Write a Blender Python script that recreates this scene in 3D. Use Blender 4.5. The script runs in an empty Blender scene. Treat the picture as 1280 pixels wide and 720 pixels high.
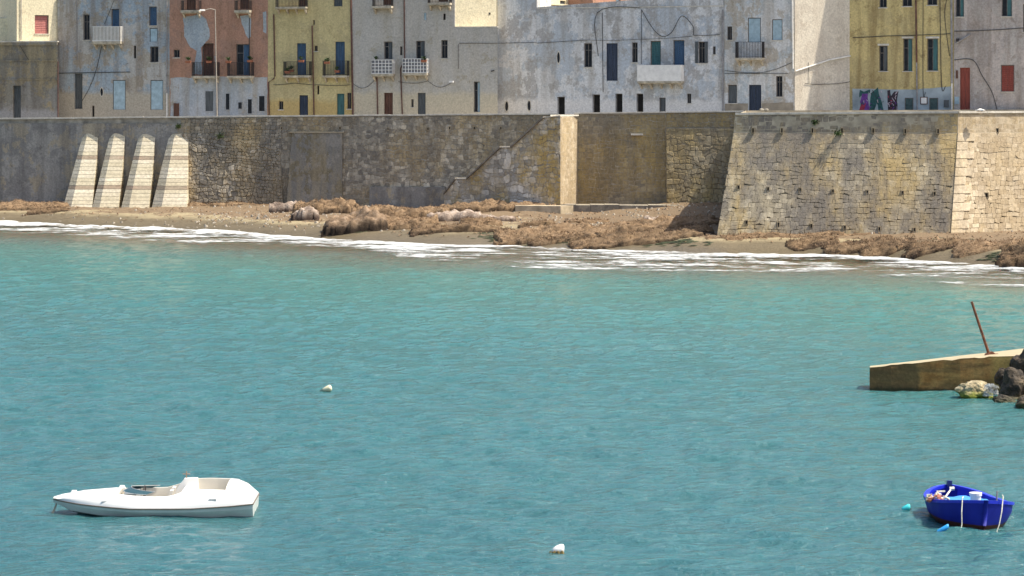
import bpy, math, random
import numpy as np
from mathutils import Vector, Matrix, noise as mnoise

# ------------------------------------------------------------------ camera, sky, sun, exposure
sc = bpy.context.scene
col = sc.collection
F, CX, HY, CH = 3300.0, 640.0, 125.0, 10.3          # focal length (px of 1280), centre, horizon row, eye height
R = math.radians
cam_d = bpy.data.cameras.new('camera')
cam = bpy.data.objects.new('camera', cam_d); col.objects.link(cam)
cam.location = (0, 0, CH); cam.rotation_euler = (R(90), 0, 0)
cam_d.sensor_width = 36.0; cam_d.lens = 36.0 * F / 1280.0
cam_d.shift_y = -(360 - HY) / 1280.0
cam_d.clip_start = 0.5; cam_d.clip_end = 5000
sc.camera = cam
SUN_E, SUN_A = 59.0, -5.0
world = bpy.data.worlds.new('World'); sc.world = world; world.use_nodes = True
wn = world.node_tree.nodes; wl = world.node_tree.links
sky = wn.new('ShaderNodeTexSky'); sky.sky_type = 'NISHITA'; sky.sun_disc = False
sky.dust_density = 3.0; sky.ozone_density = .4; sky.sun_elevation = R(SUN_E); sky.sun_rotation = R(90 - SUN_A)
wn['Background'].inputs['Strength'].default_value = 0.15
wl.new(sky.outputs[0], wn['Background'].inputs['Color'])
sd = bpy.data.lights.new('sun', 'SUN'); sd.energy = 5.0; sd.angle = R(0.5); sd.color = (1.0, 0.92, 0.77)
sun = bpy.data.objects.new('sun', sd); col.objects.link(sun)
SV = Vector((math.cos(R(SUN_E)) * math.cos(R(SUN_A)), math.cos(R(SUN_E)) * math.sin(R(SUN_A)), math.sin(R(SUN_E))))
sun.rotation_euler = SV.to_track_quat('Z', 'Y').to_euler(); sun.location = (60, 60, 90)
sc.view_settings.view_transform = 'Standard'; sc.view_settings.look = 'None'
sc.view_settings.exposure = 0.48; sc.view_settings.gamma = 1.0
sc.view_settings.use_curve_mapping = False
try:
    sc.cycles.transparent_max_bounces = 12
except Exception:
    pass

# ------------------------------------------------------------------ helpers
rng = random.Random(7)
def P(px, py, Y):
    return Vector(((px - CX) / F * Y, Y, CH - (py - HY) / F * Y))
def PX(px, Y): return (px - CX) / F * Y
def SC(Y): return F / Y

def _h(ix, iy, seed):
    n = (ix.astype(np.int64) * 374761393 + iy.astype(np.int64) * 668265263 + seed * 982451653) & 0x7fffffff
    n = ((n ^ (n >> 13)) * 1274126177) & 0x7fffffff
    return ((n ^ (n >> 16)) & 0xffff) / 65535.0
def vnoise(x, y, seed=0):
    x = np.asarray(x, float); y = np.asarray(y, float)
    ix = np.floor(x); iy = np.floor(y); fx = x - ix; fy = y - iy
    fx = fx * fx * (3 - 2 * fx); fy = fy * fy * (3 - 2 * fy)
    a = _h(ix, iy, seed); b = _h(ix + 1, iy, seed); c = _h(ix, iy + 1, seed); d = _h(ix + 1, iy + 1, seed)
    return (a * (1 - fx) + b * fx) * (1 - fy) + (c * (1 - fx) + d * fx) * fy
def fbm(x, y, octv=4, seed=0):
    v = 0; a = 0.5; t = 0
    for i in range(octv):
        v = v + a * vnoise(np.asarray(x) * 2 ** i, np.asarray(y) * 2 ** i, seed + i * 17); t += a; a *= .5
    return v / t                                               # 0..1

class MB:
    def __init__(s): s.v = []; s.f = []; s.t = []
    def add(s, vs, fs, tint=None):
        o = len(s.v); s.v += [tuple(v) for v in vs]; s.f += [tuple(i + o for i in f) for f in fs]
        s.t += [0.5 if tint is None else tint] * len(vs); return s
    def box(s, x0, x1, y0, y1, z0, z1, tint=None):
        vs = [(x0,y0,z0),(x1,y0,z0),(x1,y1,z0),(x0,y1,z0),(x0,y0,z1),(x1,y0,z1),(x1,y1,z1),(x0,y1,z1)]
        return s.add(vs, [(3,2,1,0),(4,5,6,7),(0,1,5,4),(1,2,6,5),(2,3,7,6),(3,0,4,7)], tint)
    def hexa(s, b, t, tint=None):                              # bottom ring, top ring (n points each, ccw from above)
        n = len(b)
        return s.add(list(b) + list(t), [tuple(range(n - 1, -1, -1)), tuple(range(n, 2 * n))] +
                     [(i, (i + 1) % n, n + (i + 1) % n, n + i) for i in range(n)], tint)
    def tube(s, pts, r, n=8, cap=True, tint=None):
        pts = [Vector(p) for p in pts]; rs = r if isinstance(r, (list, tuple)) else [r] * len(pts)
        vs = []; fs = []
        for i, p in enumerate(pts):
            d = (pts[min(i + 1, len(pts) - 1)] - pts[max(i - 1, 0)]).normalized()
            a = d.cross(Vector((0, 0, 1)) if abs(d.z) < .95 else Vector((1, 0, 0))).normalized(); b = d.cross(a)
            for k in range(n):
                th = 2 * math.pi * k / n
                vs.append(p + (a * math.cos(th) + b * math.sin(th)) * rs[i])
        for i in range(len(pts) - 1):
            for k in range(n):
                fs.append((i * n + k, i * n + (k + 1) % n, (i + 1) * n + (k + 1) % n, (i + 1) * n + k))
        if cap:
            fs.append(tuple(range(n))); fs.append(tuple(len(vs) - 1 - k for k in range(n)))
        return s.add(vs, fs, tint)
    def loft(s, rings, closed=False, caps=False, tint=None):
        n = len(rings[0]); vs = [p for r in rings for p in r]; fs = []
        for i in range(len(rings) - 1):
            for k in range(n if closed else n - 1):
                fs.append((i * n + k, (i + 1) * n + k, (i + 1) * n + (k + 1) % n, i * n + (k + 1) % n))
        if caps:
            fs.append(tuple(range(n))); fs.append(tuple((len(rings) - 1) * n + k for k in range(n - 1, -1, -1)))
        return s.add(vs, fs, tint)
    def build(s, name, mat, parent=None, smooth=False, tint=False, **kw):
        me = bpy.data.meshes.new(name); me.from_pydata(s.v, [], s.f)
        if tint:
            a = me.attributes.new('tint', 'FLOAT', 'POINT'); a.data.foreach_set('value', s.t)
        me.materials.append(mat)
        if smooth: me.polygons.foreach_set('use_smooth', [True] * len(me.polygons))
        me.update()
        o = bpy.data.objects.new(name, me); col.objects.link(o)
        if parent: o.parent = parent
        return tag(o, **kw)
def tag(o, label=None, cat=None, group=None, kind=None):
    for k, v in (('label', label), ('category', cat), ('group', group), ('kind', kind)):
        if v: o[k] = v
    return o
def empty(name, loc, rz=0, **kw):
    o = bpy.data.objects.new(name, None); col.objects.link(o); o.location = loc; o.rotation_euler = (0, 0, rz)
    o.empty_display_size = .3
    return tag(o, **kw)
def grid_mesh(name, X, Y, Z, mat, attrs=None, keep=None, smooth=True, parent=None):
    ny, nx = X.shape
    co = np.stack([X, Y, Z], -1).reshape(-1, 3).astype(np.float32)
    i = np.arange(ny * nx).reshape(ny, nx)
    q = np.stack([i[:-1, :-1], i[:-1, 1:], i[1:, 1:], i[1:, :-1]], -1).reshape(-1, 4)
    if keep is not None:
        q = q[keep.reshape(-1)]
        used = np.unique(q); mp = np.full(ny * nx, -1); mp[used] = np.arange(len(used)); q = mp[q]; co = co[used]
    me = bpy.data.meshes.new(name)
    me.vertices.add(len(co)); me.vertices.foreach_set('co', co.reshape(-1))
    me.loops.add(len(q) * 4); me.loops.foreach_set('vertex_index', q.reshape(-1).astype(np.int32))
    me.polygons.add(len(q)); me.polygons.foreach_set('loop_start', np.arange(len(q), dtype=np.int32) * 4)
    me.polygons.foreach_set('loop_total', np.full(len(q), 4, np.int32))
    me.polygons.foreach_set('use_smooth', np.full(len(q), smooth))
    for k, a in (attrs or {}).items():
        a = np.asarray(a, np.float32).reshape(-1)
        if keep is not None: a = a[used]
        at = me.attributes.new(k, 'FLOAT', 'POINT'); at.data.foreach_set('value', a)
    me.materials.append(mat); me.update(calc_edges=True)
    o = bpy.data.objects.new(name, me); col.objects.link(o)
    if parent: o.parent = parent
    return o

# ------------------------------------------------------------------ materials
class M_:
    def __init__(s, name):
        s.m = bpy.data.materials.new(name); s.m.use_nodes = True
        s.nt = s.m.node_tree; s.b = s.nt.nodes['Principled BSDF']; s.out = s.nt.nodes['Material Output']
        s._pos = None
    def n(s, t, **kw):
        nd = s.nt.nodes.new(t)
        for k, v in kw.items():
            setattr(nd, k, v)
        return nd
    def l(s, a, b): s.nt.links.new(a, b)
    def pos(s):
        if not s._pos: s._pos = s.n('ShaderNodeNewGeometry').outputs['Position']
        return s._pos
    def noise(s, scale, detail=5, stretch=None, rough=.6, off=0):
        nd = s.n('ShaderNodeTexNoise'); nd.inputs['Scale'].default_value = scale
        nd.inputs['Detail'].default_value = detail; nd.inputs['Roughness'].default_value = rough
        mp = s.n('ShaderNodeMapping'); s.l(s.pos(), mp.inputs['Vector'])
        if stretch: mp.inputs['Scale'].default_value = stretch
        mp.inputs['Location'].default_value = (off * 3.1, off * 1.7, off * 2.3)
        s.l(mp.outputs[0], nd.inputs['Vector'])
        return nd.outputs['Fac']
    def ramp(s, fac, stops, interp='LINEAR'):
        r = s.n('ShaderNodeValToRGB'); r.color_ramp.interpolation = interp
        while len(r.color_ramp.elements) < len(stops): r.color_ramp.elements.new(.5)
        for e, (p, c) in zip(r.color_ramp.elements, stops):
            e.position = p; e.color = (*c, 1) if isinstance(c, (tuple, list)) else (c, c, c, 1)
        s.l(fac, r.inputs[0]); return r.outputs[0]
    def mix(s, fac, a, b, mode='MIX'):
        m = s.n('ShaderNodeMix', data_type='RGBA', blend_type=mode)
        for sock, v in ((m.inputs[0], fac), (m.inputs[6], a), (m.inputs[7], b)):
            if isinstance(v, (int, float)): sock.default_value = v
            elif isinstance(v, (tuple, list)): sock.default_value = (*v, 1)
            else: s.l(v, sock)
        return m.outputs[2]
    def math(s, op, a, b=0.0, clamp=False):
        m = s.n('ShaderNodeMath', operation=op, use_clamp=clamp)
        for sock, v in zip(m.inputs, (a, b)):
            if isinstance(v, (int, float)): sock.default_value = v
            else: s.l(v, sock)
        return m.outputs[0]
    def attr(s, name):
        return s.n('ShaderNodeAttribute', attribute_name=name).outputs['Fac']
    def zsep(s, axis=2):
        x = s.n('ShaderNodeSeparateXYZ'); s.l(s.pos(), x.inputs[0]); return x.outputs[axis]
    def mrange(s, v, a, b, c=0.0, d=1.0):
        m = s.n('ShaderNodeMapRange', interpolation_type='SMOOTHSTEP'); s.l(v, m.inputs[0])
        for i, k in zip((1, 2, 3, 4), (a, b, c, d)): m.inputs[i].default_value = k
        return m.outputs[0]
    def bump(s, h, strength=.4, dist=.05):
        b = s.n('ShaderNodeBump'); b.inputs['Strength'].default_value = strength; b.inputs['Distance'].default_value = dist
        s.l(h, b.inputs['Height']); s.l(b.outputs[0], s.b.inputs['Normal']); return b
    def color(s, c):
        if isinstance(c, (tuple, list)): s.b.inputs['Base Color'].default_value = (*c, 1)
        else: s.l(c, s.b.inputs['Base Color'])
        return s
    def rough(s, r, spec=.4):
        if isinstance(r, (int, float)): s.b.inputs['Roughness'].default_value = r
        else: s.l(r, s.b.inputs['Roughness'])
        s.b.inputs['Specular IOR Level'].default_value = spec; return s

_cache = {}
def simple(name, c, rough=.6, var=.15, scale=6.0, spec=.4, metal=0, stretch=None):
    if name in _cache: return _cache[name]
    m = M_(name)
    f = m.noise(scale, 4, stretch)
    lo = tuple(max(0, x * (1 - var * 1.6)) for x in c); hi = tuple(min(1, x * (1 + var)) for x in c)
    m.color(m.ramp(f, [(.3, lo), (.7, hi)])).rough(rough, spec); m.b.inputs['Metallic'].default_value = metal
    m.bump(m.noise(scale * 4, 3), .15, .01)
    _cache[name] = m.m; return m.m

def plaster(name, base, patch, stain, amt=.5, streak=.5, low=None, low_z=None, off=0, patch2=None, scale=.4):
    m = M_(name)
    big = m.noise(scale, 8, off=off, rough=.68)
    c = m.mix(m.ramp(big, [(.585 - .17 * amt, 0), (.612 - .17 * amt, 1)]), base, patch)
    if patch2:
        b2 = m.noise(scale * 1.7, 8, (1, 1, .8), off=off + 5, rough=.7)
        c = m.mix(m.ramp(b2, [(.53, 0), (.55, .85)]), c, patch2)
    st = m.noise(1.3, 6, (1, 1, .09), off=off + 2)
    c = m.mix(m.math('MULTIPLY', m.ramp(st, [(.44, 0), (.64, 1)]), streak), c, stain)
    sp = m.noise(.9, 9, off=off + 9, rough=.75)
    c = m.mix(m.ramp(sp, [(.565, 0), (.62, .6)]), c, stain)
    if low:
        z = m.math('ADD', m.zsep(), m.math('MULTIPLY', m.noise(.8, 5, off=off + 3), 1.2))
        c = m.mix(m.mrange(z, low_z + .3, low_z + .9, 1, 0), c, low)
    fine = m.noise(7, 6, off=off + 4)
    c = m.mix(1.0, c, m.ramp(fine, [(.25, .70), (.75, 1.16)]), 'MULTIPLY')
    m.color(c).rough(.9, .2)
    m.bump(m.math('ADD', m.math('MULTIPLY', big, 1.5), fine), .5, .04)
    return m.m

def stone_mat(name, c0, c1, c2, dark, lichen, lich=.5, dk=.5, off=0, top_z=None):
    m = M_(name)
    t = m.attr('tint')
    c = m.ramp(t, [(0, c0), (.45, c1), (.8, c2), (1, tuple(x * 1.15 for x in c2))])
    li = m.noise(.28, 8, (1, 1, .7), off=off, rough=.72)
    c = m.mix(m.math('MULTIPLY', m.ramp(li, [(.43, 0), (.57, 1)]), lich), c, lichen)
    d = m.noise(.22, 8, (1, 1, .45), off=off + 4, rough=.7)
    c = m.mix(m.math('MULTIPLY', m.ramp(d, [(.44, 0), (.58, 1)]), dk), c, dark)
    stv = m.noise(1.1, 5, (1, 1, .07), off=off + 6)
    c = m.mix(m.math('MULTIPLY', m.ramp(stv, [(.45, 0), (.62, 1)]), dk * .7), c, dark)
    fine = m.noise(5, 6, off=off + 2)
    c = m.mix(1.0, c, m.ramp(fine, [(.25, .65), (.75, 1.2)]), 'MULTIPLY')
    m.color(c).rough(.92, .2)
    m.bump(m.noise(9, 5), .6, .04)
    return m.m

MAT = {}
MAT['glass'] = simple('window_glass', (.02, .022, .028), .25, .3, 3, .25)
MAT['iron'] = simple('dark_iron', (.035, .03, .03), .6, .3)
MAT['rust'] = simple('rusty_iron', (.16, .06, .03), .85, .45, 9)
MAT['pipe_brown'] = simple('brown_drainpipe', (.13, .06, .045), .6, .3, 3)
MAT['pipe_white'] = simple('white_drainpipe', (.72, .70, .65), .6, .15, 3)
MAT['pipe_grey'] = simple('grey_drainpipe', (.30, .29, .29), .6, .25, 3)
MAT['cable'] = simple('black_cable', (.05, .05, .05), .7)
MAT['coping'] = simple('pale_coping', (.62, .58, .5), .9, .2, 2.5)
MAT['slab'] = simple('balcony_concrete', (.5, .44, .34), .9, .3, 2.5)
MAT['wood_brown'] = simple('brown_wood', (.12, .055, .035), .7, .35, 4, stretch=(3, 3, .3))
MAT['wood_red'] = simple('red_painted_wood', (.25, .055, .035), .6, .2, 4, stretch=(3, 3, .3))
MAT['wood_navy'] = simple('navy_painted_wood', (.035, .05, .085), .6, .3, 4, stretch=(3, 3, .3))
MAT['wood_blue'] = simple('blue_painted_wood', (.055, .11, .19), .6, .25, 4, stretch=(3, 3, .3))
MAT['wood_teal'] = simple('teal_painted_wood', (.055, .15, .155), .6, .25, 4, stretch=(3, 3, .3))
MAT['wood_pale'] = simple('pale_blue_paint', (.36, .48, .54), .7, .15, 3)
MAT['wood_grey'] = simple('grey_painted_wood', (.10, .11, .115), .7, .25, 4, stretch=(3, 3, .3))
MAT['wood_green'] = simple('dark_green_paint', (.05, .09, .09), .6, .25, 4)
MAT['shut_pink'] = simple('faded_red_shutter', (.45, .17, .15), .8, .12, 4)
MAT['white'] = simple('white_paint', (.8, .78, .74), .6, .08, 3)
MAT['frame'] = simple('weathered_frame', (.17, .15, .135), .8, .25, 5)
MAT['dark_room'] = simple('dark_interior', (.02, .018, .016), .9, .3, 2)
# ------------------------------------------------------------------ shoreline and terrain
SH = [(-160, 274), (0, 280), (100, 284), (200, 287), (280, 292), (330, 296), (450, 303), (530, 307), (640, 309), (760, 314), (900, 318),
      (1000, 319), (1100, 323), (1170, 329), (1280, 337), (1420, 350)]
_sh = [(PX(px, F * CH / (py - HY)), F * CH / (py - HY)) for px, py in SH]
SHX = np.array([a for a, b in _sh]); SHY = np.array([b for a, b in _sh])
def Ys(X):
    X = np.asarray(X, float)
    return np.interp(X, SHX, SHY) + (fbm(X * .25, X * 0 + 3.3, 3, 5) - .5) * 3.0
AMPX = np.array([-60., -45, -22, -8, 6, 14, 22, 29, 50]); AMPZ = np.array([1.3, 1.3, 1.25, 1.12, 1.10, 1.9, 1.75, 1.32, 1.3])
def ground_z(X, Y, rough=True):
    X = np.asarray(X, float); Y = np.asarray(Y, float)
    d = Y - Ys(X)
    up = np.interp(X, AMPX, AMPZ) * (1 - np.exp(-np.maximum(d, 0) / 5.0))
    dn = -3.5 * (1 - np.exp(np.minimum(d, 0) * .022))
    z = np.where(d > 0, up, dn)
    if rough:
        m = np.clip((d - 2) / 5, 0, 1)
        z = z + m * ((fbm(X * .35, Y * .22, 4, 11) - .5) * .55 + (fbm(X * 1.6, Y * 1.1, 3, 12) - .5) * .16)
    return z
def on_ground(px, py):                                     # where the ray through a pixel meets the beach
    k = (px - CX) / F; q = (py - HY) / F
    ys = np.linspace(120, 260, 2801)
    g = ground_z(k * ys, ys, False) - (CH - q * ys)
    i = int(np.argmax(g > 0)); Y = float(ys[i])
    return Vector((k * Y, Y, float(ground_z(k * Y, Y, False))))

m = M_('beach_sand')
z = m.zsep()
zz = m.math('ADD', z, m.math('MULTIPLY', m.math('SUBTRACT', m.noise(.5, 5, (.5, 1, 1)), .5), .5))
dry = m.mix(m.noise(1.2, 6, (1, .5, 1)), (.26, .215, .13), (.37, .305, .19))
sw = m.noise(.55, 9, (.6, 1, 1), rough=.75, off=3)
seaw = m.mix(m.noise(6, 5, off=7), (.10, .07, .043), (.265, .19, .118))
swf = m.math('MULTIPLY', m.ramp(m.math('ADD', sw, m.mrange(zz, .72, 1.15, -.3, .19)), [(.46, 0), (.54, 1)]), .95)
c = m.mix(swf, dry, seaw)
wet = m.mix(m.noise(.8, 5, (.4, 1, 1)), (.11, .088, .055), (.17, .138, .086))
wf = m.mrange(zz, .66, .95, 1, 0)
c = m.mix(wf, c, wet)
c = m.mix(1.0, c, m.ramp(m.noise(9, 5), [(.2, .7), (.8, 1.2)]), 'MULTIPLY')
m.color(c).rough(m.mrange(zz, .2, .8, .4, .95), .3)
m.bump(m.math('ADD', m.noise(7, 6), m.math('MULTIPLY', m.noise(1.5, 4), 2)), .7, .06)
MAT['sand'] = m.m

xs = np.arange(-85, 62, .35); ys = np.concatenate([np.arange(60, 145, 3.0), np.arange(145, 236, .3), np.arange(236, 300, 8)])
GX, GY = np.meshgrid(xs, ys)
o = grid_mesh('beach', GX, GY, ground_z(GX, GY), MAT['sand']); tag(o, kind='structure')

# ------------------------------------------------------------------ water
m = M_('sea_water')
d = m.attr('shore')
dn = m.math('ADD', d, m.math('MULTIPLY', m.math('SUBTRACT', m.noise(.12, 6, (.35, 1, 1), rough=.65), .5), 14))
c = m.ramp(m.math('DIVIDE', dn, 130.0), [(0, (.15, .125, .075)), (.11, (.125, .115, .08)), (.17, (.10, .14, .11)), (.235, (.076, .176, .150)), (.36, (.058, .172, .156)),
                    (.6, (.040, .138, .140)), (1, (.030, .112, .128))])
pt = m.noise(.09, 7, (.4, 1, 1), off=4, rough=.62)                 # weed and rocks on the sea bed under the water
pf = m.math('MULTIPLY', m.ramp(pt, [(.5, 0), (.7, .5)]), m.mrange(d, 5, 95, 1, .15))
c = m.mix(pf, c, (.10, .15, .145))
br = m.noise(.5, 5, (.35, 1, 1), off=8)
c = m.mix(1.0, c, m.ramp(br, [(.3, .92), (.7, 1.06)]), 'MULTIPLY')
m.color(c); m.b.inputs['Subsurface Weight'].default_value = .75; m.b.inputs['Subsurface Radius'].default_value = (.25, .9, 1.0); m.b.inputs['Subsurface Scale'].default_value = .9; m.rough(.12, .5); m.b.inputs['IOR'].default_value = 1.33
h1 = m.noise(1.5, 6, (.5, 1, 1), rough=.62); h2 = m.noise(4.5, 5, (.6, 1, 1), off=3, rough=.6)
m.bump(m.math('ADD', h1, m.math('MULTIPLY', h2, .55)), 1.0, .27)
tr = m.n('ShaderNodeBsdfTransparent'); tr.inputs[0].default_value = (.9, .93, .9, 1)
mx = m.n('ShaderNodeMixShader'); m.l(m.mrange(d, -.5, 20, .2, 1), mx.inputs[0]); m.l(tr.outputs[0], mx.inputs[1]); m.l(m.b.outputs[0], mx.inputs[2])
m.l(mx.outputs[0], m.out.inputs['Surface']); MAT['water'] = m.m

xs = np.concatenate([np.arange(-120, -62, 2.0), np.arange(-62, 46, .21), np.arange(46, 110, 2.0)])
yl = [8.0]
while yl[-1] < 228:
    y = yl[-1]; yl.append(y + (1.6 if y < 50 else .10 + (y - 50) * .0028))
WX, WY = np.meshgrid(xs, np.array(yl))
sh = Ys(WX) - WY
wz = np.zeros_like(WX); r2 = np.random.RandomState(4)
for i in range(26):
    lam = .48 * 1.125 ** i * r2.uniform(.9, 1.1); lam = min(lam, 3.2)
    th = r2.normal(1.25, .55); k = 2 * math.pi / lam
    ph = WX * math.cos(th) * k + WY * math.sin(th) * k + r2.uniform(0, 6.28)
    ph = ph + 2.2 * (fbm(WX / lam * .25 + i * 7, WY / lam * .25, 2, 30 + i) - .5) * 6.28 * .5
    wz += lam ** .45 * .0060 * (np.sin(ph) - .35 * np.cos(2 * ph))
wz += (fbm(WX * 1.4, WY * 2.2, 3, 60) - .5) * .09
wz *= (.5 + fbm(WX * .06, WY * .09, 3, 77)) * np.clip(sh / 10 + .25, .25, 1) * np.where(WY > 52, 1, .4)
keep = (sh > -9)[:-1, :-1]
o = grid_mesh('sea', WX, WY, wz, MAT['water'], {'shore': sh}, keep); tag(o, kind='structure')

# ------------------------------------------------------------------ surf foam along the beach
FO = [(-160, 7), (0, 9), (100, 9), (200, 11), (280, 13), (300, 8), (330, 8), (450, 9), (530, 15), (640, 21), (760, 22), (900, 21), (1000, 24),
      (1100, 25), (1170, 26), (1280, 26), (1420, 26)]
shx = np.array([p for p, _ in SH])
fx_, fw_ = [], []
for px, wpx in FO:
    py = float(np.interp(px, shx, [b for _, b in SH])); Y0 = F * CH / (py - HY); Y1 = F * CH / (py + wpx - HY)
    fx_.append(PX(px, Y0)); fw_.append(Y0 - Y1)
xs = np.arange(-64, 46, .085); vs = np.linspace(-.6, 1.25, 110)
FX, V = np.meshgrid(xs, vs)
W = np.interp(FX, fx_, fw_); S0 = Ys(FX); FY = S0 - np.where(V > 0, V * W, V * 1.3)
lead = np.exp(-((V - .04) / .10) ** 2)
n1 = fbm(FX * .42, FY * .8, 5, 90); n2 = fbm(FX * 1.5 + FY * .5, FY * 1.9, 3, 95); n3 = fbm(FX * .13, FY * .25, 3, 99)
cov = n1 * .62 + n2 * .38
right = np.clip((FX - 14) / 12, 0, 1)
thr = .572 - .09 * lead - .10 * (1 - V) * (1 - .3 * right) - .03 * right + .35 * np.clip(V - .85, 0, 1) + (n3 - .5) * .5 + np.where(V < -.02, .25 + (-V) * .7, 0)
thr = thr - .045 * np.exp(-((FX - 6) / 11) ** 2)
left = np.clip((-14 - FX) / 8, 0, 1)
cover = cov - thr; FZ = .035 + .05 * n2 + lead * (.03 + .26 * left * n1) + np.clip(cov - thr, 0, .2) * .2
FZ = np.maximum(FZ, ground_z(FX, FY) + .02 + .04 * n2)
keep = (cover > -.22)[:-1, :-1] & (V < 1.2)[:-1, :-1]
m = M_('sea_foam'); m.color(m.mix(m.noise(3, 4), (.56, .60, .62), (.72, .74, .74))).rough(.8, .2); m.bump(m.noise(8, 4), .5, .04)
fa = m.math('ADD', m.attr('cover'), m.math('MULTIPLY', m.math('SUBTRACT', m.noise(2.2, 7, (.7, 1, 1), rough=.75), .5), .75))
al_ = m.mrange(fa, -.11, .24, 0, .88); tr2 = m.n('ShaderNodeBsdfTransparent'); mx2 = m.n('ShaderNodeMixShader')
m.l(al_, mx2.inputs[0]); m.l(tr2.outputs[0], mx2.inputs[1]); m.l(m.b.outputs[0], mx2.inputs[2]); m.l(mx2.outputs[0], m.out.inputs['Surface']); MAT['foam'] = m.m
o = grid_mesh('surf_foam', FX, FY, FZ, MAT['foam'], {'cover': cover}, keep); tag(o, kind='stuff', label='white surf foam washing up the sandy beach', cat='foam')

# second thin line of swash on the wet sand
for (pa, pb) in [((255, 287), (305, 281)), ((300, 295), (378, 288)), ((440, 301), (500, 297)), ((1030, 338), (1110, 332))]:
    pass

# ------------------------------------------------------------------ esplanade
LWX0, LWY0 = PX(-80, 233), 233.0
def wallY(X): return 231 + (X + 44.8) * (220.5 - 231) / (5.0 + 44.8)
pm = simple('esplanade_paving', (.42, .39, .34), .9, .2, 1.5)
mb = MB()
def ztop(X): return 8.73 + (X + 45) / 75 * .75
pts = [(-80, wallY(-80) + .55), (3.4, 221.6), (5.9, 221.9), (18.6, 219.6), (17.9, 205), (15.6, 185), (29.6, 183), (60, 200.5), (60, 300), (-80, 300)]
mb.hexa([(x, y, ztop(x) - 3) for x, y in pts], [(x, y, ztop(x) - 1.05) for x, y in pts])
mb.build('esplanade', pm, kind='structure')

# ------------------------------------------------------------------ stonework
def stone_set(quad, rowh, wid, seed, depth=(.03, .08), topf=None, jit=.35, gap=.022, tz=(0, 1), cut=1.0):
    """irregular rubble laid over a quad (bottom-left, bottom-right, top-right, top-left); returns [(area, verts, tint)]"""
    bl, br, tr_, tl = [Vector(p) for p in quad]; r = random.Random(seed)
    W = ((br - bl).length + (tr_ - tl).length) / 2; H = ((tl - bl).length + (tr_ - br).length) / 2
    nrm = (br - bl).cross(tl - bl).normalized()
    if nrm.y > 0 and abs(nrm.y) > .2: nrm = -nrm
    def at(u, v, dpt):
        a = u / W; b = v / H
        return bl.lerp(br, a).lerp(tl.lerp(tr_, a), b) + nrm * dpt
    def warp(u, v):
        j = jit * rowh[1]
        return (u + (mnoise.noise((u * 1.3, v * 1.3, seed)) * .9 + mnoise.noise((u * 4, v * 4, seed + 9)) * .5) * j,
                v + (mnoise.noise((u * .9, v * 1.3, seed + 5)) * 1.2 + mnoise.noise((u * 3.5, v * 4, seed + 7)) * .6) * j)
    def cl(p):
        u = min(max(p[0], .01), W - .01); t = H if topf is None else min(H, topf(u)); return (u, min(max(p[1], .01), max(t - .03, .01)))
    out = []; v = -.1
    while v < H:
        h = r.uniform(*rowh); u = -r.uniform(0, wid[1])
        while u < W:
            w = r.uniform(*wid) * (h / rowh[1]) ** .3
            v1 = v + h
            cs = [(u, v), (u + w, v), (u + w, v1), (u, v1)]
            if r.random() < .16: cs[2] = (u + w, v1 + h * .3)
            if r.random() < .16: cs[0] = (u, v + h * .22)
            ring = []
            for i in range(4):
                a, b = cs[i], cs[(i + 1) % 4]
                e = r.uniform(.1, .24) * cut
                ring.append((a[0] + (b[0] - a[0]) * e, a[1] + (b[1] - a[1]) * e)); e = 1 - r.uniform(.1, .24) * cut
                ring.append((a[0] + (b[0] - a[0]) * e, a[1] + (b[1] - a[1]) * e))
            ring = [cl(warp(*p)) for p in ring]
            cu = sum(p[0] for p in ring) / 8; cv = sum(p[1] for p in ring) / 8
            ar = .5 * abs(sum(ring[i][0] * ring[(i + 1) % 8][1] - ring[(i + 1) % 8][0] * ring[i][1] for i in range(8)))
            u += w
            if ar < .02: continue
            dp = r.uniform(*depth); g = 1 - gap / math.sqrt(ar)
            o1 = [(cu + (p[0] - cu) * g, cv + (p[1] - cv) * g) for p in ring]; k2 = g * .78
            vs = [at(p[0], p[1], -.03) for p in o1] + [at(cu + (p[0] - cu) * g * .97, cv + (p[1] - cv) * g * .97, dp * .55) for p in ring] + \
                 [at(cu + (p[0] - cu) * k2, cv + (p[1] - cv) * k2, dp * r.uniform(.8, 1.15)) for p in ring]
            out.append((ar, vs, tz[0] + (tz[1] - tz[0]) * r.random()))
        v += h
    return out
SF = [(i, (i + 1) % 8, 8 + (i + 1) % 8, 8 + i) for i in range(8)] + [(8 + i, 8 + (i + 1) % 8, 16 + (i + 1) % 8, 16 + i) for i in range(8)] + [tuple(range(16, 24))]
def lay(sets, root, mat, limit=295, name='stone'):
    al = sorted([s for st in sets for s in st], key=lambda s: -s[0]); loc = root.location
    for ar, vs, t in al[:limit]:
        mb = MB(); c = sum(vs, Vector()) / len(vs); mb.add([v - c for v in vs], SF, t)
        o = mb.build(name, mat, root, tint=True); o.location = c - loc
    if al[limit:]:
        mb = MB()
        for ar, vs, t in al[limit:]: mb.add([v - loc for v in vs], SF, t)
        mb.build('small_stonework', mat, root, tint=True, kind='stuff')

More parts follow.
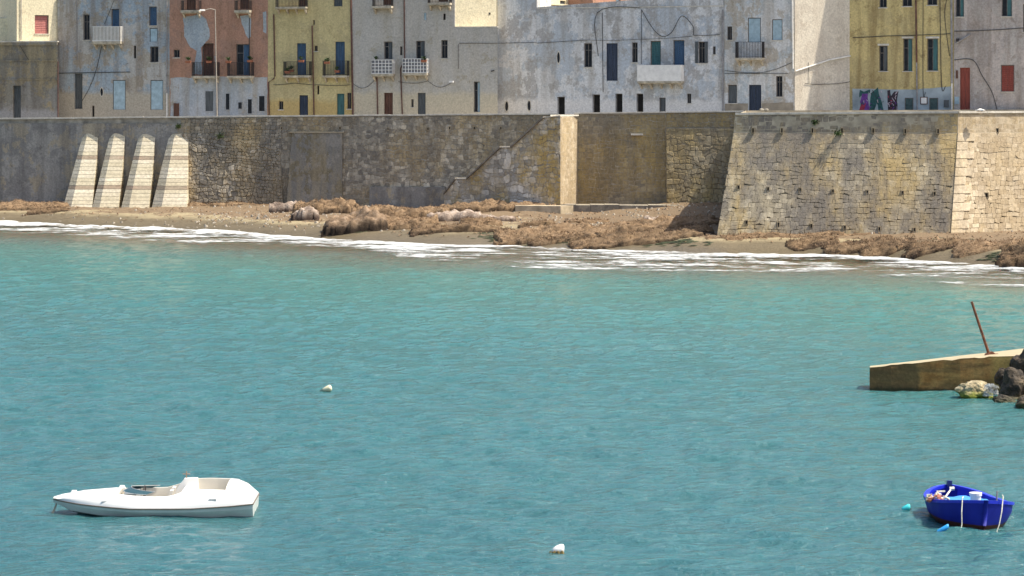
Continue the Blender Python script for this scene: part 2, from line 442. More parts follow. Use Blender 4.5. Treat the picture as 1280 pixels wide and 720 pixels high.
MAT['st_left'] = stone_mat('grey_rubble', (.24, .22, .19), (.43, .385, .31), (.66, .59, .47), (.17, .155, .135), (.50, .36, .16), .65, .65, 1)
MAT['st_stair'] = stone_mat('lichen_rubble', (.32, .315, .30), (.52, .50, .455), (.76, .72, .64), (.30, .25, .18), (.52, .36, .10), .85, .35, 3)
MAT['st_recess'] = stone_mat('ochre_rubble', (.27, .24, .185), (.39, .33, .22), (.54, .46, .31), (.19, .165, .13), (.46, .33, .11), .65, .5, 6)
MAT['st_bast'] = stone_mat('bastion_masonry', (.34, .29, .21), (.46, .39, .27), (.57, .49, .35), (.20, .18, .16), (.52, .37, .15), .7, .85, 9)
MAT['st_end'] = stone_mat('pale_limestone', (.44, .35, .235), (.55, .45, .31), (.66, .56, .41), (.32, .255, .18), (.52, .39, .2), .5, .5, 12)
MAT['mortar_d'] = simple('dark_mortar', (.36, .325, .265), .95, .3, 1.2)
MAT['mortar_o'] = simple('ochre_mortar', (.33, .27, .18), .95, .3, 1.2)
MAT['mortar_p'] = simple('pale_mortar', (.50, .42, .30), .95, .25, 1.2)
MAT['cement'] = plaster('grey_cement_render', (.36, .345, .315), (.27, .26, .245), (.15, .14, .13), .6, .55, off=31, patch2=(.42, .36, .26), scale=.35)

# --- long left wall
z0, zb = .3, .6
XL, XR = -75.0, 5.0
root = empty('sea_wall', (0, 226, 0), label='long grey rubble sea wall carrying the esplanade behind the buttresses', cat='wall')
L = root.location
def wl(X, z, dy=0): return Vector((X, wallY(X) + dy, z))
mb = MB()
mb.hexa([wl(XL, -1) - L, wl(XR, -1) - L, wl(XR, -1, .6) - L, wl(XL, -1, .6) - L], [wl(XL, ztop(XL) - .12) - L, wl(XR, ztop(XR) - .12) - L, wl(XR, ztop(XR) - .12, .6) - L, wl(XL, ztop(XL) - .12, .6) - L])
mb.build('wall_core', MAT['mortar_d'], root)
n = 26; cw = (XR - XL) / n
for i in range(n):
    a = XL + i * cw + .006; b = XL + (i + 1) * cw - .006
    if b > 3.9: b = 3.9
    if a >= b: continue
    mb = MB(); j = rng.uniform(-.012, .012)
    mb.hexa([wl(a, ztop(a) - .125 + j, -.13) - L, wl(b, ztop(b) - .125 + j, -.13) - L, wl(b, ztop(b) - .125 + j, .7) - L, wl(a, ztop(a) - .125 + j, .7) - L],
            [wl(a, ztop(a) + j, -.13) - L, wl(b, ztop(b) + j, -.13) - L, wl(b, ztop(b) + j, .7) - L, wl(a, ztop(a) + j, .7) - L])
    mb.build('coping_slab', MAT['coping'], root)
def Xp(px):                                                   # wall X under a pixel column
    k = (px - CX) / F; X = -20.0
    for _ in range(20): X = k * wallY(X)
    return X
xa, xb, xc, xd = Xp(240), Xp(352), Xp(428), Xp(690)
# smooth cement render on the far left, thin upper band of render, darker panel
def render_panel(x0, x1, zlo, zhi, dy, name='cement_render', mat='cement'):
    mb = MB(); nx = max(2, int((x1 - x0) / .5)); nz = 14; rings = []
    for j in range(nz + 1):
        z = zlo + (zhi - zlo) * j / nz
        rr = []
        for i in range(nx + 1):
            X = x0 + (x1 - x0) * i / nx
            e = mnoise.fractal((X * .6, z * .6, 4), 1, 2, 4) * .05
            zz_ = z + (mnoise.noise((X * .8, 0, 2)) * .25 if j == 0 else 0)
            rr.append(wl(X, zz_, dy + e) - L)
        rings.append(rr)
    mb.loft(rings); mb.build(name, MAT[mat], root, smooth=True)
sets = []
render_panel(XL, xa - .2, .2, ztop(XL) - .16, -.09)
sets.append(stone_set([wl(xa - 1, 5.6, -.05), wl(xb, 5.6, -.05), wl(xb, ztop(xb) - .14, -.05), wl(xa - 1, ztop(xa) - .14, -.05)], (.22, .36), (.26, .56), 21, (.02, .05), gap=.014))
sets.append(stone_set([wl(xb, .6), wl(xd, .6), wl(xd, ztop(xd) - .14), wl(xb, ztop(xb) - .14)], (.22, .38), (.26, .58), 22, (.015, .045), jit=.6, gap=.014))
lit = stone_set([wl(xa - .7, .6, -1.45), wl(xb + .2, .6, -.35), wl(xb - .2, 6.6, -.06), wl(xa - .9, 7.5, -.1)], (.22, .36), (.24, .55), 23, (.025, .10), jit=.6, gap=.014)
sets.append(lit)
q00, q10, q11, q01 = wl(xa - .7, .6, -1.45), wl(xb + .2, .6, -.35), wl(xb - .2, 6.6, -.06), wl(xa - .9, 7.5, -.1)
mb = MB(); mb.loft([[q00.lerp(q10, a / 12).lerp(q01.lerp(q11, a / 12), b / 10) + Vector((0, .025, 0)) - L for a in range(13)] for b in range(-1, 11)])
mb.build('battered_footing', MAT['mortar_o'], root)
lay(sets, root, MAT['st_left'])
# darker cement repair panel with a little ledge on top
mb = MB(); p = [Xp(358), Xp(428)]
zt = CH - (166 - HY) / F * wallY(p[1])
mb.hexa([wl(p[0], .8, -.34) - L, wl(p[1], .8, -.34) - L, wl(p[1], .8, .1) - L, wl(p[0], .8, .1) - L], [wl(p[0] + .5, zt, -.2) - L, wl(p[1], zt, -.2) - L, wl(p[1], zt, .1) - L, wl(p[0] + .5, zt, .1) - L])
mb.build('repair_panel', plaster('dark_repair_render', (.30, .28, .25), (.23, .22, .20), (.36, .30, .2), .6, .6, off=51, patch2=(.2, .17, .11)), root)
mb = MB(); mb.hexa([wl(p[0] + .2, zt + .003, -.27) - L, wl(p[1] + .1, zt + .003, -.27) - L, wl(p[1] + .1, zt + .003, .05) - L, wl(p[0] + .2, zt + .003, .05) - L],
                   [wl(p[0] + .2, zt + .09, -.27) - L, wl(p[1] + .1, zt + .09, -.27) - L, wl(p[1] + .1, zt + .09, .05) - L, wl(p[0] + .2, zt + .09, .05) - L])
mb.build('ledge', MAT['mortar_p'], root)
# low dark plinth
mb = MB(); mb.hexa([wl(Xp(462), .5, -.22) - L, wl(Xp(556), .5, -.22) - L, wl(Xp(556), .5, .1) - L, wl(Xp(462), .5, .1) - L],
                   [wl(Xp(462), 2.95, -.22) - L, wl(Xp(556), 2.95, -.22) - L, wl(Xp(556), 2.95, .1) - L, wl(Xp(462), 2.95, .1) - L])
mb.build('plinth', MAT['cement'], root)
def weep(px, py, parent, point, w=.12, h=.34, out=.1):
    c = point - parent.location; mb = MB()
    for (a, b, e, f) in ((-w, -w * .55, -h / 2, h / 2), (w * .55, w, -h / 2, h / 2), (-w * .55, w * .55, h / 2 - .05, h / 2), (-w * .55, w * .55, -h / 2, -h / 2 + .05)):
        mb.box(c.x + a, c.x + b, c.y - out, c.y + .25, c.z + e, c.z + f)
    fr = mb.build('weep_hole', MAT['mortar_o'], parent)
    mb = MB(); mb.box(c.x - w * .55, c.x + w * .55, c.y - out * .3, c.y + .24, c.z - h / 2 + .05, c.z + h / 2 - .05); mb.build('opening', MAT['dark_room'], fr)
for px, py in [(303, 160), (352, 160), (425, 160), (485, 161), (535, 161), (562, 160), (593, 160), (626, 160)]:
    X = Xp(px); weep(px, py, root, Vector((X, wallY(X) - .04, CH - (py - HY) / F * wallY(X))), .09, .3, .03)

# --- stair ramp block in front of it
root = empty('stair_ramp', (0, 219, 0), label='rubble stair ramp climbing to the esplanade, its end face sunlit', cat='stairs')
L = root.location
A = Vector((PX(555, 220.6), 220.6, 0)); B = Vector((PX(700.5, 217.2), 217.2, 0)); C = Vector((PX(722, 221.2), 221.2, 0))
e = (B - A).normalized(); LEN = (B - A).length
prof_px = [(555, 243), (570, 224), (584, 224), (626, 184.5), (639, 184.5), (680, 147.5), (700.5, 145.5)]
prof = []
for px, py in prof_px:
    k = (px - CX) / F; u = (k * A.y - A.x) / (e.x - k * e.y); Y = A.y + u * e.y; prof.append((u, CH - (py - HY) / F * Y))
def topz(u): return float(np.interp(u, [a for a, b in prof], [b for a, b in prof]))
nv = Vector((-e.y, e.x, 0))
mb = MB(); bot = [(A + e * u) for u, z_ in prof]
fr = [Vector((p.x, p.y, z_ )) - L for p, (u, z_) in zip(bot, prof)]; fb = [Vector((p.x, p.y, -.5)) - L for p in bot]
bk = [Vector((p.x + nv.x * 2.6, p.y + nv.y * 2.6, z_)) - L for p, (u, z_) in zip(bot, prof)]
npr = len(prof); vs = fb + fr + bk
fs = [(i, i + 1, npr + i + 1, npr + i) for i in range(npr - 1)] + [(npr + i, npr + i + 1, 2 * npr + i + 1, 2 * npr + i) for i in range(npr - 1)]
c3 = len(vs); vs += [Vector((C.x, C.y, -.5)) - L, Vector((C.x, C.y, prof[-1][1])) - L]
fs += [(npr - 1, c3, c3 + 1, 2 * npr - 1), (2 * npr - 1, c3 + 1, 3 * npr - 1), (0, npr, 2 * npr)]
mb.add(vs, fs); mb.build('ramp_core', MAT['mortar_d'], root)
# parapet coping following the slope
for (i, nm) in [(0, 'sloping_coping'), (2, 'sloping_coping'), (4, 'sloping_coping'), (1, 'landing'), (3, 'landing'), (5, 'landing')]:
    mb = MB(); a, b = prof[i], prof[i + 1]; pa = A + e * a[0] - L; pb = A + e * b[0] - L
    q = lambda p, z_, w: Vector((p.x + nv.x * w, p.y + nv.y * w, z_))
    t_ = .10 if nm == 'landing' else .14; ow = .1 if nm == 'landing' else .28
    mb.hexa([q(pa, a[1] + .003, -ow), q(pb, b[1] + .003, -ow), q(pb, b[1] + .003, .5), q(pa, a[1] + .003, .5)], [q(pa, a[1] + t_, -ow), q(pb, b[1] + t_, -ow), q(pb, b[1] + t_, .5), q(pa, a[1] + t_, .5)])
    mb.build(nm, MAT['coping'] if nm == 'landing' else simple('dark_sloping_coping', (.23, .21, .18), .9, .3, 3), root)
ztB = prof[-1][1]
s1 = stone_set([Vector((A.x, A.y, .6)), Vector((B.x, B.y, .6)), Vector((B.x, B.y, ztB)), Vector((A.x, A.y, ztB))], (.26, .46), (.28, .7), 24, (.015, .045), jit=.6, gap=.014, topf=lambda u: topz(u) - .6)
lay([s1], root, MAT['st_stair'], 240)
s2 = stone_set([Vector((B.x, B.y, .6)), Vector((C.x, C.y, .6)), Vector((C.x, C.y, ztB - .02)), Vector((B.x, B.y, ztB - .02))], (.26, .40), (.3, .7), 25, (.002, .008), cut=.5, gap=.012)
al = sorted(s2, key=lambda s: -s[0])
for ar, vs_, t in al[:60]:
    mb = MB(); mb.add([v - L for v in vs_], SF, t); mb.build('end_face_stone', MAT['st_end'], root, tint=True)
mb = MB()
for ar, vs_, t in al[60:]: mb.add([v - L for v in vs_], SF, t)
if al[60:]: mb.build('end_face_stonework', MAT['st_end'], root, tint=True, kind='stuff')
mb = MB(); Bo = B + (B - C).normalized() * .1
nf = Vector((C.y - B.y, B.x - C.x, 0)).normalized() * .0012
mb.add([Vector((B.x, B.y, .5)) + nf - L, Vector((C.x, C.y, .5)) + nf - L, Vector((C.x, C.y, ztB - .02)) + nf - L, Vector((B.x, B.y, ztB - .02)) + nf - L], [(0, 1, 2, 3)])
mb.build('end_face_mortar', MAT['mortar_p'], root)
mb = MB(); mb.hexa([Vector((PX(688, 217), 216.9, ztB)) - L, Vector((C.x + .1, C.y - .25, ztB)) - L, Vector((C.x + .1, C.y + .5, ztB)) - L, Vector((PX(688, 217), 218, ztB)) - L],
                   [Vector((PX(688, 217), 216.9, ztB + .13)) - L, Vector((C.x + .1, C.y - .25, ztB + .13)) - L, Vector((C.x + .1, C.y + .5, ztB + .13)) - L, Vector((PX(688, 217), 218, ztB + .13)) - L])
mb.build('cap_slab', MAT['coping'], root)

# --- recessed wall between ramp and bastion
root = empty('recessed_wall', (12, 219, 0), label='ochre stained rubble wall set back between stair ramp and bastion', cat='wall'); L = root.location
A = Vector((C.x - .3, 221.3, 0)); B = Vector((PX(930, 219.0), 219.0, 0)); A2z = CH - (142.5 - HY) / F * A.y; B2z = CH - (140 - HY) / F * B.y
q = lambda p, z_, dy=0: Vector((p.x, p.y + dy, z_))
mb = MB(); mb.hexa([q(A, -.5) - L, q(B, -.5) - L, q(B, -.5, .7) - L, q(A, -.5, .7) - L], [q(A, A2z) - L, q(B, B2z) - L, q(B, B2z, .7) - L, q(A, A2z, .7) - L])
mb.build('wall_core', MAT['mortar_d'], root)
for i in range(5):
    a = A.lerp(B, i / 5 + .0008); b = A.lerp(B, (i + 1) / 5 - .0008); za = A2z + (B2z - A2z) * i / 5; zb_ = A2z + (B2z - A2z) * (i + 1) / 5
    mb = MB(); mb.hexa([q(a, za, -.12) - L, q(b, zb_, -.12) - L, q(b, zb_, .75) - L, q(a, za, .75) - L], [q(a, za + .11, -.12) - L, q(b, zb_ + .11, -.12) - L, q(b, zb_ + .11, .75) - L, q(a, za + .11, .75) - L])
    mb.build('coping_slab', MAT['coping'], root)
D = A.lerp(B, (835 - 722) / (930 - 722.))
s1 = stone_set([q(A, .8), q(D, .8), q(D, A2z - .02), q(A, A2z - .02)], (.24, .42), (.28, .65), 26, (.006, .025), cut=.6, tz=(0, .7), gap=.012)
s2 = stone_set([q(D, .8, -1.1), q(B, .8, -1.1), q(B, B2z - 1.35, -.12), q(D, B2z - 1.35, -.12)], (.26, .46), (.3, .7), 27, (.01, .045), cut=.6, jit=.55, tz=(.2, 1), gap=.014)
s3 = stone_set([q(D, B2z - 1.3), q(B, B2z - 1.3), q(B, B2z - .02), q(D, B2z - .02)], (.22, .36), (.28, .6), 28, (.01, .03), tz=(0, .6), gap=.012)
mb = MB(); mb.hexa([q(D, .2, -1.1) - L, q(B, .2, -1.1) - L, q(B, .2, .2) - L, q(D, .2, .2) - L], [q(D, B2z - 1.35, -.12) - L, q(B, B2z - 1.35, -.12) - L, q(B, B2z - 1.35, .2) - L, q(D, B2z - 1.35, .2) - L])
mb.build('battered_footing', MAT['mortar_o'], root)
lay([s1, s2, s3], root, MAT['st_recess'])
c = P(796, 168, 220.4); mb = MB(); mb.box(c.x - .5 - L.x, c.x + .5 - L.x, c.y - .45 - L.y, c.y + .4 - L.y, c.z - .07, c.z + .07); mb.build('stone_bracket', MAT['coping'], root)

# --- bastion
root = empty('bastion', (21, 178, 0), label='sloping stone bastion with a vertical parapet and rows of weep holes', cat='bastion'); L = root.location
b0 = Vector((PX(894, 180), 180, .4)); b1 = Vector((PX(1187, 178), 178, .4))
t0 = Vector((PX(917, 182.2), 182.2, 0)); t1 = Vector((PX(1197, 180.2), 180.2, 0))
t0.z = CH - (165 - HY) / F * t0.y; t1.z = CH - (166 - HY) / F * t1.y
p0 = Vector((PX(919, 182.3), 182.3, CH - (141 - HY) / F * 182.3)); p1 = Vector((PX(1198, 180.3), 180.3, CH - (139 - HY) / F * 180.3))
b2 = b1 + Vector((13, 7.2, 0)); t2 = Vector((t1.x + 12.8, t1.y + 7.3, t1.z)); p2 = Vector((p1.x + 12.8, p1.y + 7.3, p1.z))
bb = Vector((19.0, 221, .4)); tb = Vector((19.6, 221, t0.z)); pb = Vector((19.6, 221, p0.z))
b2b = Vector((50, 219, .4)); t2b = Vector((50, 219, t1.z)); p2b = Vector((50, 219, p1.z))
mb = MB(); dz = Vector((0, 0, -1.2))
lv = [[b0 + dz, b1 + dz, b2 + dz, b2b + dz, bb + dz], [t0, t1, t2, t2b, tb], [p0 + Vector((0, 0, -.14)), p1 + Vector((0, 0, -.14)), p2 + Vector((0, 0, -.14)), p2b, pb]]
mb.loft([[p - L for p in r_] for r_ in lv], closed=True, caps=False); mb.build('bastion_core', simple('bastion_mortar', (.42, .365, .27), .95, .35, .8), root)
sf = stone_set([b0, b1, t1, t0], (.24, .40), (.28, .66), 29, (.001, .006), cut=.4, tz=(0, 1), gap=.006)
su = stone_set([t0, t1, p1 + Vector((0, 0, -.16)), p0 + Vector((0, 0, -.16))], (.24, .36), (.3, .66), 30, (.001, .006), cut=.4, tz=(0, .6), gap=.006)
al = sorted(sf + su, key=lambda s: -s[0]); se = stone_set([b1, b2, t2, t1], (.26, .42), (.3, .68), 32, (.001, .005), cut=.4, gap=.006); se += stone_set([t1, t2, p2 + Vector((0, 0, -.16)), p1 + Vector((0, 0, -.16))], (.26, .40), (.3, .68), 33, (.001, .005), cut=.4, gap=.006)
lay([sf, su], root, MAT['st_bast'], 215)
vis = [s for s in se if s[1][0].x < 34]
vis.sort(key=lambda s: -s[0])
for ar, vs_, t in vis[:80]:
    mb = MB(); mb.add([v - L for v in vs_], SF, t); mb.build('stone', MAT['st_end'], root, tint=True)
mb = MB()
for s_ in vis[80:] + [s for s in se if s[1][0].x >= 34]: mb.add([v - L for v in s_[1]], SF, s_[2])
mb.build('end_stonework', MAT['st_end'], root, tint=True, kind='stuff')
# mortar skin of the sunlit end face
off_ = Vector((.0004, -.0008, 0)); mb = MB(); mb.add([b1 + dz + off_ - L, b2 + dz + off_ - L, t2 + off_ - L, t1 + off_ - L, p2 + Vector((0, 0, -.15)) + off_ - L, p1 + Vector((0, 0, -.15)) + off_ - L], [(0, 1, 2, 3), (3, 2, 4, 5)])
mb.build('end_mortar', MAT['mortar_p'], root)
# dressed quoins on the sunlit corner
for i in range(13):
    a = i / 13 + .003; b = (i + 1) / 13 - .003; w = .95 if i % 2 else 1.5
    def cq(f, x, o_): 
        c_ = b1.lerp(t1, f); d_ = (b2 - b1).normalized(); n_ = Vector((d_.y, -d_.x, .12)).normalized(); return c_ + d_ * x + n_ * o_ - L
    mb = MB(); mb.hexa([cq(a, -.005, .055), cq(a, w, .055), cq(a, w, -.1), cq(a, .02, -.1)], [cq(b, -.005, .055), cq(b, w, .055), cq(b, w, -.1), cq(b, .02, -.1)], rng.uniform(.7, 1))
    mb.build('quoin', MAT['st_end'], root, tint=True)
for (pa, pb2, n) in ((p0, p1, 8), (p1, p2, 6)):
    d_ = (pb2 - pa).normalized(); n_ = Vector((d_.y, -d_.x, 0))
    for i in range(n):
        a = pa.lerp(pb2, i / n) + d_ * .006; b = pa.lerp(pb2, (i + 1) / n) - d_ * .006
        mb = MB(); dn_ = Vector((0, 0, -.135))
        mb.hexa([a + n_ * .1 + dn_ - L, b + n_ * .1 + dn_ - L, b - n_ * .7 + dn_ - L, a - n_ * .7 + dn_ - L], [a + n_ * .1 - L, b + n_ * .1 - L, b - n_ * .7 - L, a - n_ * .7 - L])
        mb.build('coping_slab', MAT['coping'], root)
def on_face(px, py, A_, B_, C_):
    n_ = (B_ - A_).cross(C_ - A_); d_ = Vector(((px - CX) / F, 1, -(py - HY) / F)); o_ = Vector((0, 0, CH)); return o_ + d_ * ((A_ - o_).dot(n_) / d_.dot(n_))
for px, py in [(923, 235), (960, 237), (1000, 238), (1041, 240), (1084, 241), (1128, 242), (1168, 243), (933, 279), (973, 281), (1014, 283), (1056, 285), (1099, 287), (1143, 288)]:
    weep(px, py, root, on_face(px, py, b0, b1, t0), .10, .42, .07)
for px, py in [(941, 163), (977, 163), (1015, 163), (1052, 163), (1091, 163), (1131, 164), (1172, 164)]:
    weep(px, py, root, on_face(px, py, t0, t1, p0), .10, .4, .22)
for px, py in [(1246, 163)]: weep(px, py, root, on_face(px, py, t1, t2, p1), .15, .34, .04)
for px, py in [(1233, 244)]: weep(px, py, root, on_face(px, py, b1, b2, t1), .15, .38, .05)

# --- white buttresses
MAT['butt'] = stone_mat('whitewashed_blocks', (.64, .57, .41), (.69, .62, .46), (.74, .67, .52), (.48, .40, .28), (.55, .45, .32), .2, .15, 15)
MAT['butt_band'] = stone_mat('brown_band_blocks', (.37, .31, .23), (.40, .34, .25), (.43, .37, .28), (.4, .28, .2), (.45, .3, .22), .3, .3, 16)
BT = [((103.5, 123, 166.5), (76, 114.5, 260)), ((137.5, 156.5, 167), (113, 147.5, 259)), ((173.5, 194, 167.5), (149, 185.5, 260)), ((211.5, 235.5, 167), (187, 233, 260.5))]
names = ['first from the dark cement', 'second from the dark cement', 'third, next to the widest', 'the widest one']
for bi, ((ta, tb_, ty), (ba, bb_, by)) in enumerate(BT):
    Xm = Xp((ba + bb_) / 2); Yw = wallY(Xm); Yb = Yw - 3.3
    root = empty('buttress', (Xm, Yb + 1.5, 1.0), label='whitewashed sloping buttress against the sea wall, ' + names[bi], cat='buttress', group='white buttresses on the sea wall')
    L = root.location
    zT = CH - (ty - HY) / F * Yw; zB = CH - (by - HY) / F * Yb - .35; n = 21
    def sec(f):
        z_ = zB + (zT - zB) * f; Yf = Yb + (Yw - .35 - Yb) * f
        xa_ = PX(ba + (ta - ba) * f, Yf); xb_ = PX(bb_ + (tb_ - bb_) * f, Yf); ch = (xb_ - xa_) * .30
        return z_, Yf, xa_, xb_, ch, wallY(xa_) + .02
    for i in range(n):
        mb = MB(); g = .0018; out = rng.uniform(0, .014)
        r_ = []
        for f in (i / n + g, (i + 1) / n - g):
            z_, Yf, xa_, xb_, ch, yw = sec(f); yb = max(yw, Yf + .3)
            r_.append([Vector(p) - L for p in ((xa_ + ch, Yf - out, z_), (xb_ + out, Yf - out, z_), (xb_ + out, yb, z_), (xa_ - out, yb, z_), (xa_ - out, Yf + ch * .8, z_))])
        band = i in (6, 14)
        mb.hexa(r_[0], r_[1], rng.random()); mb.build('band_course' if band else 'course', MAT['butt_band' if band else 'butt'], root, tint=True)
    z_, Yf, xa_, xb_, ch, yw = sec(1.0)
    mb = MB(); mb.hexa([Vector(p) - L for p in ((xa_ + ch, Yf, z_ + .002), (xb_, Yf, z_ + .002), (xb_, yw, z_ + .002), (xa_, yw, z_ + .002))], [Vector(p) - L for p in ((xa_ + ch + .15, yw - .12, z_ + .1), (xb_ - .1, yw - .12, z_ + .1), (xb_ - .1, yw, z_ + .1), (xa_ + .15, yw, z_ + .1))])
    mb.build('cap', MAT['st_end'], root, tint=True)
# ------------------------------------------------------------------ houses
class House:
    def __init__(s, name, pxl, Yl, pxr, Yr, ytop, mat, label, z0=None, cat='house', body_depth=9, trim=None, roofpts=None, skew=0):
        a = Vector((PX(pxl, Yl), Yl, 0)); b = Vector((PX(pxr, Yr), Yr, 0)); s.z0 = 7.4 if z0 is None else z0
        s.o = Vector((a.x, a.y, s.z0)); d = b - a; s.W = d.length; s.rz = math.atan2(d.y, d.x); s.c = math.cos(s.rz); s.s = math.sin(s.rz)
        s.root = empty(name, s.o, s.rz, label=label, cat=cat); s.mat = MAT[mat]; s.holes = []; s.trim = trim or MAT['frame']
        s.H = s.loc((pxl + pxr) / 2, ytop)[1]; s.depth = body_depth; s.skew = skew
    def loc(s, px, py):
        k = (px - CX) / F; u = (k * s.o.y - s.o.x) / (s.c - k * s.s); Y = s.o.y + u * s.s
        return u, CH - (py - HY) / F * Y - s.z0
    def rect(s, x0, y0, x1, y1):
        u0, za = s.loc(x0, y1); u1, zb = s.loc(x1, y0); return u0, u1, za, zb
    def part(s, name, mb, mat, parent=None, **kw): return mb.build(name, mat, parent or s.root, **kw)
    # --- openings -----------------------------------------------------------
    def opening(s, kind, x0, y0, x1, y1, mat=None, sill=True, dep=.26, lintel=False, name=None):
        u0, u1, za, zb = s.rect(x0, y0, x1, y1); s.holes.append((u0, u1, za, zb, dep)); w = u1 - u0
        mt = MAT[mat] if mat else MAT['glass']
        t = min(.07, w * .12); mb = MB(); d0, d1 = dep - .10, dep - .02
        mb.box(u0 + .004, u0 + t, d0, d1, za + .004, zb - .004); mb.box(u1 - t, u1 - .004, d0, d1, za + .004, zb - .004); mb.box(u0 + t, u1 - t, d0, d1, zb - t, zb - .004)
        if kind in ('win', 'half'):
            mb.box(u0 + t, u1 - t, d0, d1, za + .004, za + t)
            um = (u0 + u1) / 2; mb.box(um - .025, um + .025, d0, d1, za + t, zb - t)
            if zb - za > 1.5: mb.box(u0 + t, um - .025, d0 + .01, d1, za + (zb - za) * .7, za + (zb - za) * .7 + .05); mb.box(um + .025, u1 - t, d0 + .01, d1, za + (zb - za) * .7, za + (zb - za) * .7 + .05)
        fr = s.part(name or ('door' if kind == 'door' else 'window'), mb, s.trim if kind != 'door' else mt)
        um = (u0 + u1) / 2
        if kind in ('win', 'half', 'void'):
            mb = MB(); mb.box(u0 + t, u1 - t, dep - .055, dep - .045, za + .01, zb - t); s.part('pane', mb, MAT['glass'] if kind != 'void' else MAT['dark_room'], fr)
        if kind in ('door', 'shut', 'half', 'open'):
            leaves = {'door': [(u0 + t, um - .008), (um + .008, u1 - t)], 'shut': [(u0 + t, um - .008), (um + .008, u1 - t)], 'half': [(um + .03, u1 - t)], 'open': []}[kind]
            if w < .7 and kind != 'half': leaves = [(u0 + t, u1 - t)]
            for a, b in leaves:
                mb = MB(); y0_ = d0 + .01 if kind != 'half' else d0 - .04
                mb.box(a, b, y0_ + .03, y0_ + .05, za + .01, zb - t)
                if kind == 'shut':
                    k = max(3, int((zb - za) / .16)); hh = (zb - t - za) / k
                    for i in range(k):
                        z_ = za + .012 + i * hh; mb.add([(a, y0_ + .03, z_), (b, y0_ + .03, z_), (b, y0_, z_ + .01), (a, y0_, z_ + .01), (a, y0_ + .03, z_ + hh * .9), (b, y0_ + .03, z_ + hh * .9)], [(0, 1, 2, 3), (3, 2, 5, 4)])
                else:
                    for (f0, f1) in ((.05, .3), (.36, .62), (.68, .95)):
                        z_ = za + (zb - za) * f0; z2 = za + (zb - za) * f1 - t
                        mb.box(a + .06, b - .06, y0_ + .012, y0_ + .03, z_, z2)
                s.part('leaf' if kind == 'door' else 'shutter', mb, mt, fr)
        if kind == 'blind':
            mb = MB(); mb.box(u0 + t, u1 - t, dep - .14, dep - .03, za + .01, zb - t); s.part('infill', mb, mt, fr)
        if sill and kind != 'door':
            mb = MB(); mb.box(u0 - .07, u1 + .07, -.07, dep - .11, za - .07, za - .002); s.part('sill', mb, MAT['coping'], fr)
        if lintel:
            mb = MB(); mb.box(u0 - .12, u1 + .12, -.05, .02, zb + .002, zb + .16); s.part('lintel', mb, MAT['coping'], fr)
        return fr
    def openshut(s, x0, y0, x1, y1, mat, side='b'):               # window with its shutters folded back
        wpx = (x1 - x0); fr = s.opening('win', x0, y0, x1, y1)
        u0, u1, za, zb = s.rect(x0, y0, x1, y1); w = (u1 - u0) / 2
        for a in ([u0 - w] if side in 'bl' else []) + ([u1] if side in 'br' else []):
            mb = MB(); mb.box(a + .01, a + w - .01, -.065, -.02, za, zb)
            for i in range(12): z_ = za + .05 + i * (zb - za - .1) / 12; mb.box(a + .05, a + w - .05, -.08, -.066, z_, z_ + (zb - za) / 22)
            s.part('shutter', mb, MAT[mat], fr)
    def oval(s, x0, y0, x1, y1):
        u0, u1, za, zb = s.rect(x0, y0, x1, y1); cu = (u0 + u1) / 2; cz = (za + zb) / 2; a = (u1 - u0) / 2; b = (zb - za) / 2; n = 18
        rg = lambda k, y: [(cu + a * k * math.cos(2 * math.pi * i / n), y, cz + b * k * math.sin(2 * math.pi * i / n)) for i in range(n)]
        mb = MB(); mb.loft([rg(1.3, .01), rg(1.25, -.05), rg(1.0, -.05), rg(.96, .0)], closed=True); fr = s.part('oval_window', mb, MAT['coping'])
        mb = MB(); mb.add(rg(.97, -.012), [tuple(range(n))]); s.part('pane', mb, MAT['glass'], fr)
    # --- fittings -----------------------------------------------------------
    def balcony(s, x0, x1, yslab, ytop, out=.85, rail='iron', slabmat='slab', slabpx=3, fillmat=None):
        u0, z_ = s.loc(x0, yslab); u1, _ = s.loc(x1, yslab); _, zt = s.loc(x0, ytop); th = slabpx / SC(s.o.y)
        mb = MB(); mb.box(u0, u1, -out, .02, z_ - th, z_); mb.box(u0 + .06, u1 - .06, -out + .1, .02, z_ - th - .07, z_ - th + .001)
        k = max(2, int((u1 - u0) / .9) + 1)
        for i in range(k):
            uc = u0 + .16 + (u1 - u0 - .32) * i / (k - 1)
            mb.add([(uc - .07, .01, z_ - th - .06), (uc + .07, .01, z_ - th - .06), (uc + .07, -out + .15, z_ - th - .06), (uc - .07, -out + .15, z_ - th - .06), (uc - .07, .01, z_ - th - .5), (uc + .07, .01, z_ - th - .5)],
                   [(0, 1, 2, 3), (4, 5, 1, 0), (3, 2, 5, 4), (0, 3, 4), (1, 5, 2)])
        b = s.part('balcony', mb, MAT[slabmat])
        if rail == 'solid':
            mb = MB(); mb.box(u0, u1, -out, -out + .12, z_ + .002, zt); mb.box(u0, u0 + .12, -out + .12, .02, z_ + .002, zt); mb.box(u1 - .12, u1, -out + .12, .02, z_ + .002, zt); s.part('parapet', mb, fillmat or s.mat, b)
            return b
        mt = {'iron': MAT['iron'], 'white': MAT['white'], 'lattice': MAT['white']}[rail]; r = .014 if rail == 'iron' else .028
        mb = MB(); o1 = -out + .05
        def bars(p, q):
            n = max(3, int((Vector(q) - Vector(p)).length / (.13 if rail != 'lattice' else .27)))
            for i in range(n + 1):
                c = Vector(p).lerp(Vector(q), i / n); mb.box(c.x - r, c.x + r, c.y - r, c.y + r, z_ + .001, zt)
            for z3 in ([zt - .02, z_ + .08] if rail != 'lattice' else [z_ + .05 + j * (zt - z_ - .07) / 4 for j in range(5)]):
                mb.box(min(p[0], q[0]) - r, max(p[0], q[0]) + r, min(p[1], q[1]) - r * 1.2, max(p[1], q[1]) + r * 1.2, z3 - r, z3 + r)
